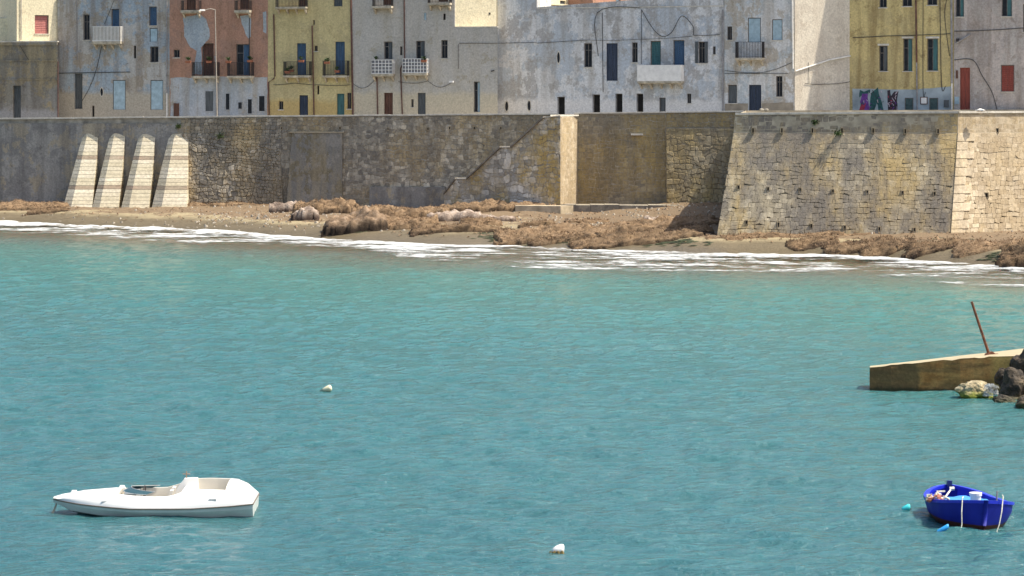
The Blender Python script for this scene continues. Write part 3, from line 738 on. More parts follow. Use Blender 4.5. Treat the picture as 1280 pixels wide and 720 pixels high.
        bars((u0 + .04, o1, 0), (u1 - .04, o1, 0)); bars((u0 + .04, o1, 0), (u0 + .04, -.02, 0)); bars((u1 - .04, o1, 0), (u1 - .04, -.02, 0))
        s.part('railing', mb, mt, b)
        if fillmat:
            mb = MB(); mb.box(u0 + .05, u1 - .05, o1 + .035, o1 + .045, z_ + .05, zt - .04); mb.box(u1 - .09, u1 - .08, o1 + .05, -.03, z_ + .05, zt - .04); s.part('screen_sheet', mb, fillmat, b)
        return b
    def pipe(s, pts, mat='pipe_brown', r=.06, out=.09, name='drainpipe'):
        mb = MB(); mb.tube([(s.loc(x, y)[0], -out, s.loc(x, y)[1]) for x, y in pts], r, 8); p = s.part(name, mb, MAT[mat])
        return p
    def cable(s, pts, r=.022, sag=0, name='cable', mat='cable'):
        w = [Vector((s.loc(x, y)[0], -.05, s.loc(x, y)[1])) for x, y in pts]; o = []
        for i in range(len(w) - 1):
            L_ = (w[i + 1] - w[i]).length
            for k in range(6):
                f = k / 6; p0, p1, p2, p3 = w[max(i - 1, 0)], w[i], w[i + 1], w[min(i + 2, len(w) - 1)]
                p = .5 * (2 * p1 + (p2 - p0) * f + (2 * p0 - 5 * p1 + 4 * p2 - p3) * f * f + (3 * p1 - p0 - 3 * p2 + p3) * f ** 3) if name == 'cable' and len(w) > 2 else p1.lerp(p2, f)
                p.z -= sag * L_ * 4 * f * (1 - f); o.append(p)
        o.append(w[-1]); mb = MB(); mb.tube(o, r, 5); s.part(name, mb, MAT[mat])
    def patch(s, pts, mat, out=.006, name='plaster_patch', sub=5, rough=.12):
        w = [s.loc(x, y) for x, y in pts]; o = []; n = len(w)
        for i in range(n):
            for k in range(sub):
                f = k / sub; u = w[i][0] * (1 - f) + w[(i + 1) % n][0] * f; z_ = w[i][1] * (1 - f) + w[(i + 1) % n][1] * f
                q = mnoise.noise_vector((u * 2.1, z_ * 2.1, 3)); o.append((u + q.x * rough, z_ + q.y * rough))
        mb = MB(); N = len(o); mb.add([(u, -out, z_) for u, z_ in o] + [(u, .01, z_) for u, z_ in o], [tuple(range(N))] + [(i, N + i, N + (i + 1) % N, (i + 1) % N) for i in range(N)])
        return s.part(name, mb, mat)
    def band(s, y0, y1, out=.06, mat=None, x0=None, x1=None, name='string_course'):
        u0 = 0.02 if x0 is None else s.loc(x0, y0)[0]; u1 = s.W - .02 if x1 is None else s.loc(x1, y0)[0]
        zb = s.loc((x0 or 0), y0)[1] if x0 is not None else s.loc(*s.mid(y0))[1]; za = s.loc(*s.mid(y1))[1]
        zb = s.loc(*s.mid(y0))[1]; mb = MB(); mb.box(u0, u1, -out, .01, za, zb); return s.part(name, mb, mat or s.mat)
    def mid(s, y):
        p = s.o + Vector((s.c, s.s, 0)) * s.W * .5; return (CX + p.x / p.y * F, y)
    def planter(s, px, py, out, w=.5, mat=None):
        u, z_ = s.loc(px, py); mb = MB(); mb.hexa([(u - w / 2 + .03, -out - .09, z_), (u + w / 2 - .03, -out - .09, z_), (u + w / 2 - .03, -out + .09, z_), (u - w / 2 + .03, -out + .09, z_)],
                                                  [(u - w / 2, -out - .12, z_ + .2), (u + w / 2, -out - .12, z_ + .2), (u + w / 2, -out + .12, z_ + .2), (u - w / 2, -out + .12, z_ + .2)])
        wp = s.root.matrix_basis @ Vector((u, -out, z_))
        e = empty('flower_pot', wp, s.rz, label=None); e['_'] = 0; del e['_']
        for v in range(len(mb.v)): x, y, z2 = mb.v[v]; mb.v[v] = (x - u, y + out, z2 - z_)
        mb.build('pot', mat or MAT['terracotta'], e)
        mb = MB(); r = random.Random(px * 7 + py)
        for i in range(40):
            a = r.uniform(0, 6.28); h = r.uniform(.1, .38); c = Vector((math.cos(a) * r.uniform(0, w * .5), math.sin(a) * .1, .2 + h * .8)); d = Vector((math.cos(a), math.sin(a), .8)) * .11; p = Vector((-math.sin(a), math.cos(a), r.uniform(-.5, .5))) * .05
            mb.add([c - d, c + p, c + d, c - p], [(0, 1, 2, 3)])
        mb.build('leaves', MAT['leaf'], e); return e
    # --- finish: facade with real openings, sides, roof ---------------------
    def finish(s, top_extra=None):
        W, H, D = s.W, s.H, s.depth
        us = sorted({0, W} | {max(0, min(W, v)) for h in s.holes for v in h[:2]}); zs = sorted({0, H} | {max(0, min(H, v)) for h in s.holes for v in h[2:4]})
        mb = MB(); idx = {}; vs = []; fs = []
        def vi(u, z_):
            if (u, z_) not in idx: idx[(u, z_)] = len(vs); vs.append((u, 0, z_))
            return idx[(u, z_)]
        for i in range(len(us) - 1):
            for j in range(len(zs) - 1):
                cu = (us[i] + us[i + 1]) / 2; cz = (zs[j] + zs[j + 1]) / 2
                if any(h[0] < cu < h[1] and h[2] < cz < h[3] for h in s.holes): continue
                fs.append((vi(us[i], zs[j]), vi(us[i + 1], zs[j]), vi(us[i + 1], zs[j + 1]), vi(us[i], zs[j + 1])))
        mb.add(vs, fs)
        for (a, b, c, d, dp) in s.holes:
            d = min(d, H); a = max(a, 0); b = min(b, W); c = max(c, 0)
            mb.add([(a, 0, c), (b, 0, c), (b, 0, d), (a, 0, d), (a, dp, c), (b, dp, c), (b, dp, d), (a, dp, d)], [(0, 1, 5, 4), (1, 2, 6, 5), (2, 3, 7, 6), (3, 0, 4, 7), (4, 5, 6, 7)])
        WB = W + s.skew * D
        mb.add([(0, 0, 0), (W, 0, 0), (WB, D, 0), (0, D, 0), (0, 0, H), (W, 0, H), (WB, D, H), (0, D, H)], [(1, 2, 6, 5), (2, 3, 7, 6), (3, 0, 4, 7)])
        s.part('wall', mb, s.mat)
        mb = MB(); mb.add([(.05, .05, H - .05), (W - .05, .05, H - .05), (WB - .05, D - .05, H - .05), (.05, D - .05, H - .05)], [(0, 1, 2, 3)])
        for (x0, x1, y0, y1) in ((0, W, -.03, .25), (0, .25, .25, D - .25)): mb.box(x0, x1, y0, y1, H + .002, H + .1)
        mb.hexa([(W - .25, .25, H + .002), (W, .25, H + .002), (WB, D, H + .002), (WB - .25, D, H + .002)], [(W - .25, .25, H + .1), (W, .25, H + .1), (WB, D, H + .1), (WB - .25, D, H + .1)])
        s.part('roof', mb, MAT['coping'])

MAT['terracotta'] = simple('terracotta_pot', (.35, .13, .07), .8, .2)
MAT['leaf'] = simple('pot_plant_leaves', (.05, .09, .03), .7, .4, 12)
MAT['pl_a'] = plaster('ochre_grey_plaster', (.36, .29, .18), (.29, .27, .24), (.14, .12, .10), .5, .6, (.33, .32, .31), 9.4, off=2, patch2=(.25, .23, .19))
MAT['pl_a2'] = plaster('cream_plaster', (.80, .71, .50), (.75, .67, .47), (.6, .5, .33), .3, .2, off=4)
MAT['pl_b'] = plaster('blue_grey_plaster', (.48, .465, .435), (.36, .42, .47), (.24, .19, .14), .6, .6, (.46, .41, .33), 11.0, off=7, patch2=(.40, .355, .29))
MAT['pl_c'] = plaster('terracotta_plaster', (.47, .265, .185), (.41, .245, .18), (.28, .17, .11), .5, .5, off=11)
MAT['pl_cw'] = plaster('grey_white_plaster', (.50, .52, .54), (.42, .45, .48), (.34, .28, .2), .5, .5, off=13)
MAT['pl_d'] = plaster('yellow_plaster', (.62, .52, .27), (.55, .46, .25), (.42, .33, .17), .4, .45, (.55, .41, .18), 10.3, off=17)
MAT['pl_e'] = plaster('grey_beige_plaster', (.53, .50, .45), (.49, .465, .42), (.40, .345, .25), .4, .3, (.58, .51, .38), 10.9, off=19)
MAT['pl_f'] = plaster('bluish_white_plaster', (.70, .70, .695), (.52, .56, .60), (.36, .325, .28), .55, .5, (.74, .72, .69), 10.3, off=23, patch2=(.43, .42, .41), scale=.33)
MAT['pl_f2'] = plaster('peeling_white_plaster', (.69, .69, .68), (.54, .58, .60), (.36, .30, .22), .5, .5, off=29, patch2=(.50, .45, .38))
MAT['pl_g'] = plaster('sunlit_white_plaster', (.66, .60, .50), (.60, .54, .45), (.45, .38, .3), .4, .4, off=37)
MAT['pl_h'] = plaster('mustard_plaster', (.63, .51, .24), (.54, .44, .22), (.28, .2, .09), .5, .7, off=41)
MAT['pl_h2'] = simple('blue_grey_dado', (.36, .42, .45), .9, .2, .8)
MAT['pl_i'] = plaster('pinkish_grey_plaster', (.52, .455, .41), (.44, .395, .365), (.27, .22, .18), .5, .6, off=43, patch2=(.50, .46, .42))

def hy(px, dy=0):                                             # common front line of the left row of houses
    k = (px - CX) / F; sl = (228 - 239) / (-1.2 + 46.4); X = 0.0
    Y = (239 + sl * 46.4) / (1 - sl * k); return Y + dy
HT = -3                                                       # image row where walls beyond the frame stop

# low ochre house on the far left, with a sunlit upper storey standing back on it
h = House('low_house', -110, hy(-110) - 3.0, 72, hy(72) - 3.0, 53, 'pl_a', 'low ochre grey house with flat terrace under the cream storey', skew=-.45)
h.opening('door', 16, 107, 26, 166, 'wood_grey', dep=.4); h.opening('door', -40, 107, -29, 166, 'wood_brown')
h.band(53, 57, .1); h.band(75, 77, .06); h.band(98.5, 100, .05); h.cable([(24, 55), (36, 75)]); h.pipe([(73, 77), (73, 150)], 'pipe_brown', .05)
h.finish()
h = House('cream_house', 21, hy(21) - 2.7, 72.5, hy(72) + 0.2, HT, 'pl_a2', 'sunlit cream upper storey with faded red shutter above low ochre house', z0=14.9, body_depth=5)
h.opening('shut', 43.5, 19, 61, 42, 'shut_pink'); h.pipe([(26, -2), (26, 50)], 'pl_a2' if False else 'pipe_grey', .04); h.finish()
h = House('cream_shed', -60, hy(-60) - 2.2, 9.5, hy(9) - .6, 23, 'pl_a2', 'low sunlit cream rooftop room left of the cream storey', z0=14.9, body_depth=3, cat='rooftop room'); h.opening('win', -30, 32, -18, 46); h.finish()
h = House('brown_house', -50, hy(-50) + 2.5, 30, hy(30) + 1.2, HT, 'pl_c' if False else 'pl_a', 'shaded brown grey wall in the gap behind the cream storey', z0=10, body_depth=5); h.finish()

# blue-grey house
h = House('blue_grey_house', 72, hy(72), 212, hy(212), HT, 'pl_b', 'weathered blue grey house with one small caged balcony')
h.opening('win', 104, 18, 112, 50); h.opening('shut', 139, 11, 149, 33, 'wood_blue', sill=False); h.opening('shut', 186, 8, 196, 32, 'wood_blue'); h.opening('blind', 187, 35, 197, 52, 'wood_pale', sill=False, dep=.2)
h.opening('win', 187.5, 58, 198, 78); h.opening('void', 167, 57, 170, 73, sill=False); h.opening('door', 93, 92, 103, 136, 'wood_grey', dep=.3); h.opening('void', 115, 132, 118, 146, sill=False)
h.opening('blind', 141, 100, 157, 137, 'wood_pale', dep=.19, sill=False); h.opening('blind', 188, 100, 204, 137, 'wood_pale', dep=.19, sill=False); h.oval(125.5, 110, 129, 120)
h.balcony(119, 154.5, 52, 33.5, .8, 'white', slabpx=3, fillmat=simple('frosted_screen', (.33, .28, .21), .7))
h.cable([(73, 91.5), (163, 90)], .03); h.cable([(103, 126), (118, 95), (127, 58)], .025, .03); h.cable([(131, 30), (143, 0)], .02); h.cable([(96, 0), (97, 75)], .03, 0, 'drain_stain_pipe', 'pipe_grey')
h.pipe([(209, -5), (209, 116)], 'pipe_grey', .05); h.pipe([(209, 116.3), (209, 150)], 'pipe_white', .07); h.finish()

# terracotta house
h = House('terracotta_house', 212, hy(212), 335, hy(335), HT, 'pl_c', 'terracotta house with peeling patches above a grey white ground floor')
h.patch([(213, 97.5), (274, 95.5), (334, 96), (334, 160), (213, 160)], MAT['pl_cw'], .012, 'ground_floor_plaster', 10, .1)
h.holes = []
gp = plaster('bare_grey_render', (.42, .47, .50), (.36, .41, .45), (.3, .27, .24), .5, .3, off=61)
h.patch([(229, 22), (250, 17), (258, 24), (263, 45), (256, 55), (248, 64), (238, 60), (231, 45)], gp, .006); h.patch([(247, 62), (252, 56), (252.5, 93), (240, 93)], gp, .004); h.patch([(300, 20), (314, 18), (313.5, 45), (310, 48), (305, 36)], gp, .006); h.patch([(328, 15), (333, 14), (333, 42), (329, 40)], gp, .006)
h.opening('door', 233, -8, 244.5, 13, 'wood_brown'); h.opening('door', 300, -8, 311, 11, 'wood_brown')
h.opening('win', 217, 62, 224.5, 72); h.opening('shut', 252.5, 54, 267, 95, 'wood_brown', sill=False); h.opening('half', 295, 55, 312, 94, 'wood_blue', sill=False, name='balcony_door')
h.balcony(229, 252, 13, 1, .7); h.balcony(296, 315, 13, 1, .7); h.balcony(243, 275, 95, 78, .75, slabpx=2.5); h.balcony(287, 318, 95, 78, .75, slabpx=2.5)
PLT = [(h, 239, 79, .75), (h, 265, 79, .75), (h, 289, 79, .75), (h, 316, 78, .75)]
G = lambda *a, **k: h.opening(*a, **k)
h.pipe([(269, 70), (272, 96), (272, 150)], 'pipe_grey', .06); h.cable([(312, 14), (312, 95)], .03)
h.finish()
# the ground-floor skin hides openings behind it, so cut them in a second skin: build ground-floor fittings on its face
for (k, a) in [('door', (217, 129, 224.5, 158, 'wood_brown')), ('door', (257, 114, 267, 139, 'wood_grey')), ('win', (282.5, 117, 287, 137)), ('win', (298, 128, 302.5, 136)), ('win', (310, 124, 315, 142)), ('win', (324, 120, 331, 139))]:
    x0, y0, x1, y1 = a[:4]; u0, u1, za, zb = h.rect(x0, y0, x1, y1)
    mb = MB(); t = .06
    for (q0, q1, w0, w1) in ((u0 - t, u0, za - t, zb + t), (u1, u1 + t, za - t, zb + t), (u0, u1, zb, zb + t), (u0, u1, za - t, za)): mb.box(q0, q1, -.06, .01, w0, w1)
    fr = h.part('door' if k == 'door' else 'window', mb, MAT['pl_cw'])
    mb = MB(); mb.box(u0, u1, -.025, -.014, za, zb); h.part('leaf' if k == 'door' else 'pane', mb, MAT[a[4]] if k == 'door' else MAT['glass'], fr)

# yellow house
h = House('yellow_house', 335, hy(335), 440, hy(440), HT, 'pl_d', 'yellow plastered house with blue balcony doors and potted plants')
h.opening('door', 373, -6, 384, 9, 'wood_brown'); h.opening('door', 417, -8, 428, 8, 'wood_grey'); h.opening('door', 371, 54, 382.5, 94, 'wood_blue'); h.opening('door', 419, 52, 431, 93, 'wood_blue')
h.opening('win', 393, 57, 397, 64); h.opening('win', 391.5, 25, 393.5, 31, sill=False); h.opening('win', 348.5, 126.5, 354, 137); h.opening('door', 374, 119, 385, 160, 'wood_navy'); h.opening('door', 421, 117, 430.5, 160, 'wood_teal'); h.opening('win', 434, 116, 439, 136); h.opening('void', 396.5, 107, 399, 118, sill=False)
h.balcony(347, 385, 9, -4, .7, slabpx=2); h.balcony(357, 390, 94.5, 77, .75, slabpx=2); h.balcony(406, 437, 94.5, 76, .75, slabpx=2)
PLT += [(h, 362, 92, .6), (h, 380, 78, .78), (h, 412, 80, .76), (h, 424, 91, .6), (h, 366, 90, .5)]
h.pipe([(342.5, 18), (344, 95), (343, 98), (336, 103), (337, 150)]); h.pipe([(390.5, 32), (393, 150)]); h.pipe([(439, -5), (441.5, 150)], r=.08)
h.cable([(342, 106), (370, 104), (398, 106), (438, 106)], .02, .02); h.finish()

# grey-beige house with checked balcony screens and a low right end
h = House('grey_beige_house', 440, hy(440), 568.5, hy(568.5), HT, 'pl_e', 'grey beige house with two balconies screened by checked white cloth')
h.opening('door', 479, -8, 491, 6, 'wood_brown'); h.opening('door', 548, -8, 560, 2, 'wood_brown'); h.opening('half', 480, 52, 490.5, 74, 'wood_grey', sill=False); h.opening('half', 520, 51, 531, 74, 'wood_grey', sill=False)
h.opening('win', 551.5, 50, 559.5, 73); h.opening('win', 500, 58, 503, 69, sill=False); h.opening('blind', 530, 16, 533, 25, 'wood_pale', sill=False, dep=.15); h.opening('void', 554, 17, 557, 25, sill=False)
h.opening('door', 480, 116, 491, 160, 'wood_brown'); h.opening('win', 514, 124, 517, 134); h.opening('door', 522, 116, 532, 160, 'wood_grey')
cm = M_('checked_cloth'); br = cm.n('ShaderNodeTexChecker'); mp = cm.n('ShaderNodeMapping'); cm.l(cm.pos(), mp.inputs[0]); cm.l(mp.outputs[0], br.inputs[0]); br.inputs['Scale'].default_value = 3.2
br.inputs[1].default_value = (.75, .74, .72, 1); br.inputs[2].default_value = (.16, .17, .2, 1); cm.color(br.outputs[0]).rough(.9, .1)
cm.color(cm.mix(.15, br.outputs[0], (.5, .5, .5)))
h.balcony(468, 492, 8, -4, .75, slabpx=2.5); h.balcony(537, 565, 4, -6, .75, slabpx=2.5)
h.balcony(467, 494, 92.5, 75, .8, 'lattice', slabpx=2.5, fillmat=simple('grey_mesh_cloth', (.2, .2, .21), .9)); h.balcony(505.5, 536.5, 91.5, 73.5, .8, 'lattice', slabpx=2.5, fillmat=simple('grey_mesh_cloth', (.2, .2, .21), .9))
PLT += [(h, 533, 78, .78), (h, 472, 78, .5)]
h.pipe([(471.5, 97), (472.5, 150)], r=.055); h.pipe([(505.5, -5), (506, 74), (501, 86), (503.5, 150)], r=.055); h.cable([(441, 104), (455, 110), (470, 98)], .018, .04); h.cable([(498, 102), (520, 104), (535, 101)], .018, .02); h.cable([(535, 101), (550, 109), (566, 102)], .018, .03)
mb = MB(); u, z_ = h.loc(566, 102.5); mb.box(u - .05, u + .05, -.45, 0, z_ - .03, z_ + .03); mb.box(u - .16, u + .2, -.7, -.4, z_ - .05, z_ + .1); h.part('wall_lamp', mb, MAT['white']); h.finish()
h = House('beige_annex', 568.5, hy(568.5), 622, hy(622), 34.5, 'pl_e', 'low flat roofed beige annex with one tall blue door', body_depth=9, skew=-.28)
h.opening('half', 592, 102, 600, 140, 'wood_pale', sill=False, dep=.35); h.cable([(574, 54), (622, 54)], .022); h.cable([(573, 55), (573, 86)], .02); h.cable([(614, 89), (618, 88)], .05); h.finish()
h = House('cream_rooftop_room', 569, hy(569) + .15, 620.5, hy(620) + 2.4, HT, 'pl_a2', 'sunlit blank cream wall rising above the beige annex', z0=16.05, body_depth=3, cat='rooftop room')
u, z_ = h.loc(612, 17); mb = MB(); mb.box(u - .08, u + .08, -.03, .02, z_ - .08, z_ + .08); h.part('vent', mb, MAT['iron']); h.finish()

# long bluish-white house
YF = lambda px: 231.5 + (px - 622) * (222.5 - 231.5) / (990 - 622)
h = House('white_tower_house', 622, 231.5, 671, YF(671), HT, 'pl_f', 'narrow peeling bluish white end bay with two oval windows', body_depth=4)
h.oval(631.5, 127, 635.5, 139); h.oval(659.5, 126, 663.5, 138.5); h.cable([(622, 54), (671, 53)], .02); h.finish()
h = House('white_house', 671.3, YF(671.3), 905, YF(905), 9.5, 'pl_f', 'long peeling bluish white house with solid white balcony', body_depth=8)
h.opening('win', 730, 54, 740, 84); h.opening('door', 758, 54, 772, 101, 'wood_navy', dep=.2); h.opening('win', 790, 53, 797, 78); h.opening('shut', 813, 51, 826, 82, 'wood_teal'); h.opening('shut', 841.5, 50, 855.5, 82, 'wood_blue')
h.openshut(873, 52, 881, 79, 'wood_grey'); h.opening('win', 891, 58, 894.5, 68); h.oval(696.5, 65, 700, 79)
for a in [(698, 121, 706), (742, 118, 750), (770.5, 117, 778), (797, 117, 804)]: h.opening('void', a[0] - 1.5, a[1], a[2], 160, dep=.45, sill=False, name='doorway')
h.opening('blind', 824, 122, 832, 160, 'wood_grey', dep=.3, sill=False); h.opening('win', 859, 117, 864, 129)
h.balcony(800.5, 855, 101.5, 81.5, .95, 'solid', slabpx=2.5, fillmat=MAT['white'])
h.cable([(748, 70), (747, 16), (800, 10)], .028, -.02); h.cable([(754, 115), (753, 16)], .028); h.cable([(802, 80), (802, 12)], .024); h.cable([(802, 12), (822, 42), (838, 42), (852, 20), (866, 32), (867, 44)], .026, .02); h.cable([(867, 44), (900, 43)], .022, .02); h.cable([(671, 54), (735, 50)], .02); h.cable([(735, 50), (800, 49), (866, 45)], .016, .01)
h.pipe([(903.5, 12), (904, 150)], 'pipe_grey', .07); h.finish()
z1 = h.H + .103; mb = MB(); mb.hexa([(.02, 0, z1), (h.W - .02, 0, z1), (h.W - .02, .3, z1), (.02, .3, z1)], [(.02, 0, z1 + .03), (h.W - .02, 0, z1 + 1.05), (h.W - .02, .3, z1 + 1.05), (.02, .3, z1 + .03)]); h.part('roof_parapet', mb, h.mat)
h = House('pale_house', 905.3, YF(905.3), 993, YF(993), HT, 'pl_f2', 'pale blue white house with iron balcony and navy door')
h.opening('blind', 935, 22, 951, 53, 'wood_pale', sill=False, dep=.2); h.opening('blind', 965, 24, 978, 50, 'wood_pale', dep=.2); h.opening('win', 909, 33, 915, 50); h.opening('blind', 910, 106, 921, 129, 'wood_grey', dep=.25); h.opening('door', 936, 106, 951.5, 160, 'wood_navy'); h.opening('win', 970, 95, 978, 121)
h.balcony(922, 956, 72.5, 52.5, .85, slabpx=2.5); h.pipe([(990.5, -5), (991.5, 86)], 'pipe_white', .08); h.cable([(906, 88), (940, 91), (965, 88), (990, 78)], .02, .01); h.cable([(906, 92), (985, 92)], .02)
h.patch([(906, 129.5), (935, 129), (935, 150), (906, 150)], simple('ochre_dado', (.36, .31, .24), .9, .25, 1), .004, 'dado', 5, .04); h.patch([(952.5, 129), (992, 128), (992, 150), (952.5, 150)], simple('ochre_dado', (.36, .31, .24), .9, .25, 1), .004, 'dado', 5, .04); h.finish()
# sunlit blind wall beside it, catching the shadow of the mustard house
YG0 = YF(993); xg = PX(993.5, YG0); k = (1062 - CX) / F; YG1 = (YG0 - .50 * xg) / (1 - .50 * k)
h = House('blind_house', 993.5, YG0, 1062, YG1, HT, 'pl_g', 'blind pale wall half sunlit, half shaded between pale and mustard houses', body_depth=6)
h.pipe([(994, 89), (1012, 83), (1036, 75), (1062, 70)], 'pipe_white', .07); h.cable([(1006, 104), (1030, 105), (1062, 102)], .022, .02); h.cable([(1010, 78), (1011, 104)], .018); h.finish()
# mustard house
kk = (1192 - CX) / F; xh = PX(1062, YG1); YH1 = (YG1 + .36 * xh) / (1 + .36 * kk)
h = House('mustard_house', 1062, YG1, 1192, YH1, -165, 'pl_h', 'mustard yellow house with graffiti along its blue grey base', body_depth=10)
for a in [(1099, -22, 1108.5, 9.5), (1128, -24, 1140, 8), (1159, -24, 1171.5, 6.5)]: h.opening('win', *a)
h.opening('half', 1099, 57, 1109.5, 89, 'wood_grey', lintel=True); h.opening('half', 1129, 48, 1140.5, 89, 'wood_teal', lintel=True); h.opening('half', 1159, 48, 1172.5, 88.5, 'wood_teal', lintel=True)
h.patch([(1065.5, 111), (1145, 112), (1189, 108), (1189, 160), (1065.5, 160)], MAT['pl_h2'], .02, 'dado', 8, .05)
for a in [(1132, 123, 1141, 155), (1162.5, 123, 1172, 155)]:
    u0, u1, za, zb = h.rect(*a); mb = MB(); mb.box(u0 - .05, u0, -.06, 0, za, zb + .05); mb.box(u1, u1 + .05, -.06, 0, za, zb + .05); mb.box(u0, u1, -.06, 0, zb, zb + .05); fr = h.part('cellar_door', mb, MAT['frame'])
    mb = MB(); mb.box(u0, u1, -.035, -.024, za, zb); h.part('leaf', mb, MAT['wood_green'], fr)
u0, u1, za, zb = h.rect(1150.5, 121, 1159.5, 130.5); mb = MB(); mb.box(u0, u1, -.06, 0, za, zb); fr = h.part('notice_board', mb, MAT['wood_brown']); mb = MB(); mb.box(u0 + .07, u1 - .07, -.067, -.061, za + .07, zb - .07); h.part('sheet', mb, MAT['white'], fr)
u0, u1, za, zb = h.rect(1180, 125, 1186, 134); mb = MB(); mb.box(u0, u1, -.1, 0, za, zb); h.part('meter_box', mb, MAT['wood_grey'])
# graffiti: separate painted strokes
GC = {'t': simple('teal_spray', (.03, .10, .10), .8, .3, 5), 'p': simple('purple_spray', (.16, .05, .26), .8, .25, 5), 'r': simple('red_spray', (.38, .04, .08), .8, .25, 5), 'k': simple('dark_spray', (.05, .035, .05), .8, .3, 5), 'w': simple('pale_spray', (.5, .42, .46), .8, .2, 5)}
gr = random.Random(12)
for cl_, poly in [('r', [(1074, 137), (1077, 127), (1082, 122), (1083, 133), (1079, 142)]), ('p', [(1075, 128), (1078, 118), (1085, 117), (1085, 125), (1080, 132)]), ('p', [(1080, 138), (1085, 122), (1087, 140)]),
                  ('t', [(1086, 142), (1089, 116), (1094, 112), (1097, 109), (1099, 118), (1103, 130), (1105, 142), (1099, 142), (1096, 128), (1092, 142)]), ('t', [(1074, 122), (1075, 112), (1080, 115), (1088, 112), (1087, 116), (1079, 119)]), ('k', [(1110, 142), (1109, 113), (1113, 112), (1114, 120), (1118, 114), (1123, 114), (1121, 126), (1123, 142), (1117, 142)])]:
    h.patch(poly, GC[cl_], .024 + gr.uniform(0, .004), 'graffiti', 4, .05)
for i in range(46):
    big_ = i < 26
    x0 = gr.uniform(1109.5, 1121.5) if big_ else gr.uniform(1075, 1104); y0 = gr.uniform(115, 138); x1 = x0 + gr.uniform(-3.5, 3.5); y1 = y0 + gr.uniform(-5, 5)
    cl_ = gr.choice('wrwkp' if big_ else 'twkpt')
    a_ = math.atan2(y1 - y0, x1 - x0) + 1.57; dx = math.cos(a_) * .55; dy = math.sin(a_) * .55
    h.patch([(x0 - dx, y0 - dy), (x1 - dx * .5, y1 - dy * .5), (x1 + dx * .5, y1 + dy * .5), (x0 + dx, y0 + dy)], GC[cl_], .03 + i * .0003, 'graffiti', 2, .03)
h.pipe([(1145, -5), (1146, 78)], 'pipe_brown', .07); h.pipe([(1146, 78.3), (1147, 150)], 'pipe_grey', .06); h.cable([(1154, -3), (1154, 112), (1157, 115)], .025, 0); h.cable([(1175, -3), (1177, 105), (1182, 108)], .03); h.cable([(1184, -3), (1181, 20), (1187, 70)], .025, .01); h.cable([(1066, 47), (1110, 45), (1190, 42)], .03, .005)
h.pipe([(1189.5, -5), (1190, 104)], 'pipe_grey', .09); h.pipe([(1190, 104.3), (1190, 150)], 'pipe_white', .07); h.finish()
# pinkish-grey house
kk = (1345 - CX) / F; xi = PX(1192, YH1); YI1 = (YH1 + .36 * xi) / (1 + .36 * kk)
h = House('pinkish_house', 1192.3, YH1 - .02, 1345, YI1, -165, 'pl_i', 'pinkish grey house with tall red door and red brown shutter', body_depth=10)
h.opening('half', 1194.5, -20, 1205, 21, 'wood_teal'); h.opening('half', 1252, -20, 1265, 20.5, 'wood_teal'); h.opening('door', 1200, 84.5, 1212.5, 160, 'wood_red', dep=.18); h.opening('shut', 1251, 81, 1268, 114.5, 'wood_red', dep=.16); h.opening('win', 1300, 60, 1312, 95); h.opening('win', 1278.8, 5, 1290, 40)
h.cable([(1193, 39), (1230, 38), (1280, 35), (1340, 33)], .03, .005); h.pipe([(1195, 54), (1213, 43)], 'pipe_grey', .07); h.cable([(1193, 75), (1216, 75), (1228, 95), (1240, 115), (1247, 140)], .03)
u0, u1, za, zb = h.rect(1195, 88, 1197.5, 98); mb = MB(); mb.box(u0, u1, -.06, 0, za, zb); h.part('name_plate', mb, MAT['wood_brown'])
u0, u1, za, zb = h.rect(1193.5, 121, 1199, 130); mb = MB(); mb.box(u0, u1, -.06, 0, za, zb); h.part('meter_box', mb, MAT['wood_pale'])
mb = MB(); u, z_ = h.loc(1197.5, 50); mb.box(u - .1, u + .1, -.4, -.02, z_ - .12, z_ + .12); h.part('wall_lamp', mb, MAT['iron']); h.finish()
# sunlit house standing behind the white one
h = House('rear_house', 664, 236, 740, 246, -12, 'pl_a2', 'sunlit cream house whose upper storey shows behind the white roofline', z0=12, body_depth=6)
for a in [(681, 1, 688, 5), (700, 1, 707, 5)]: h.opening('shut', *a, 'wood_grey', dep=.2)
h.band(5.5, 7, .3); h.finish()
h = House('rear_brown_house', 741, 240, 800, 245, -12, 'pl_c', 'brown house with lattice screen behind the white roofline', z0=12, body_depth=6)
h.opening('shut', 770, -4, 776, 7, 'wood_pale'); h.finish()

PL = ['by the round patch of bare render on the terracotta house', 'before the brown shutters of the terracotta house', 'left of the blue and brown balcony door, terracotta house', 'right of the blue and brown balcony door, terracotta house',
      'lowest on the yellow balcony between two drainpipes', 'before the blue door between two drainpipes, yellow house', 'on the yellow balcony beside the grey beige house railing top', 'standing low on the yellow balcony beside the grey beige house', 'at the post of the yellow balcony between two drainpipes',
      'on the checked balcony beside the long drainpipe, grey beige house', 'inside the smaller checked balcony of the grey beige house']
for (hh, px, py, out), lb in zip(PLT, PL):
    e = hh.planter(px, py, out); tag(e, label='potted plant ' + lb, cat='flower pot', group='potted plants on the balconies')

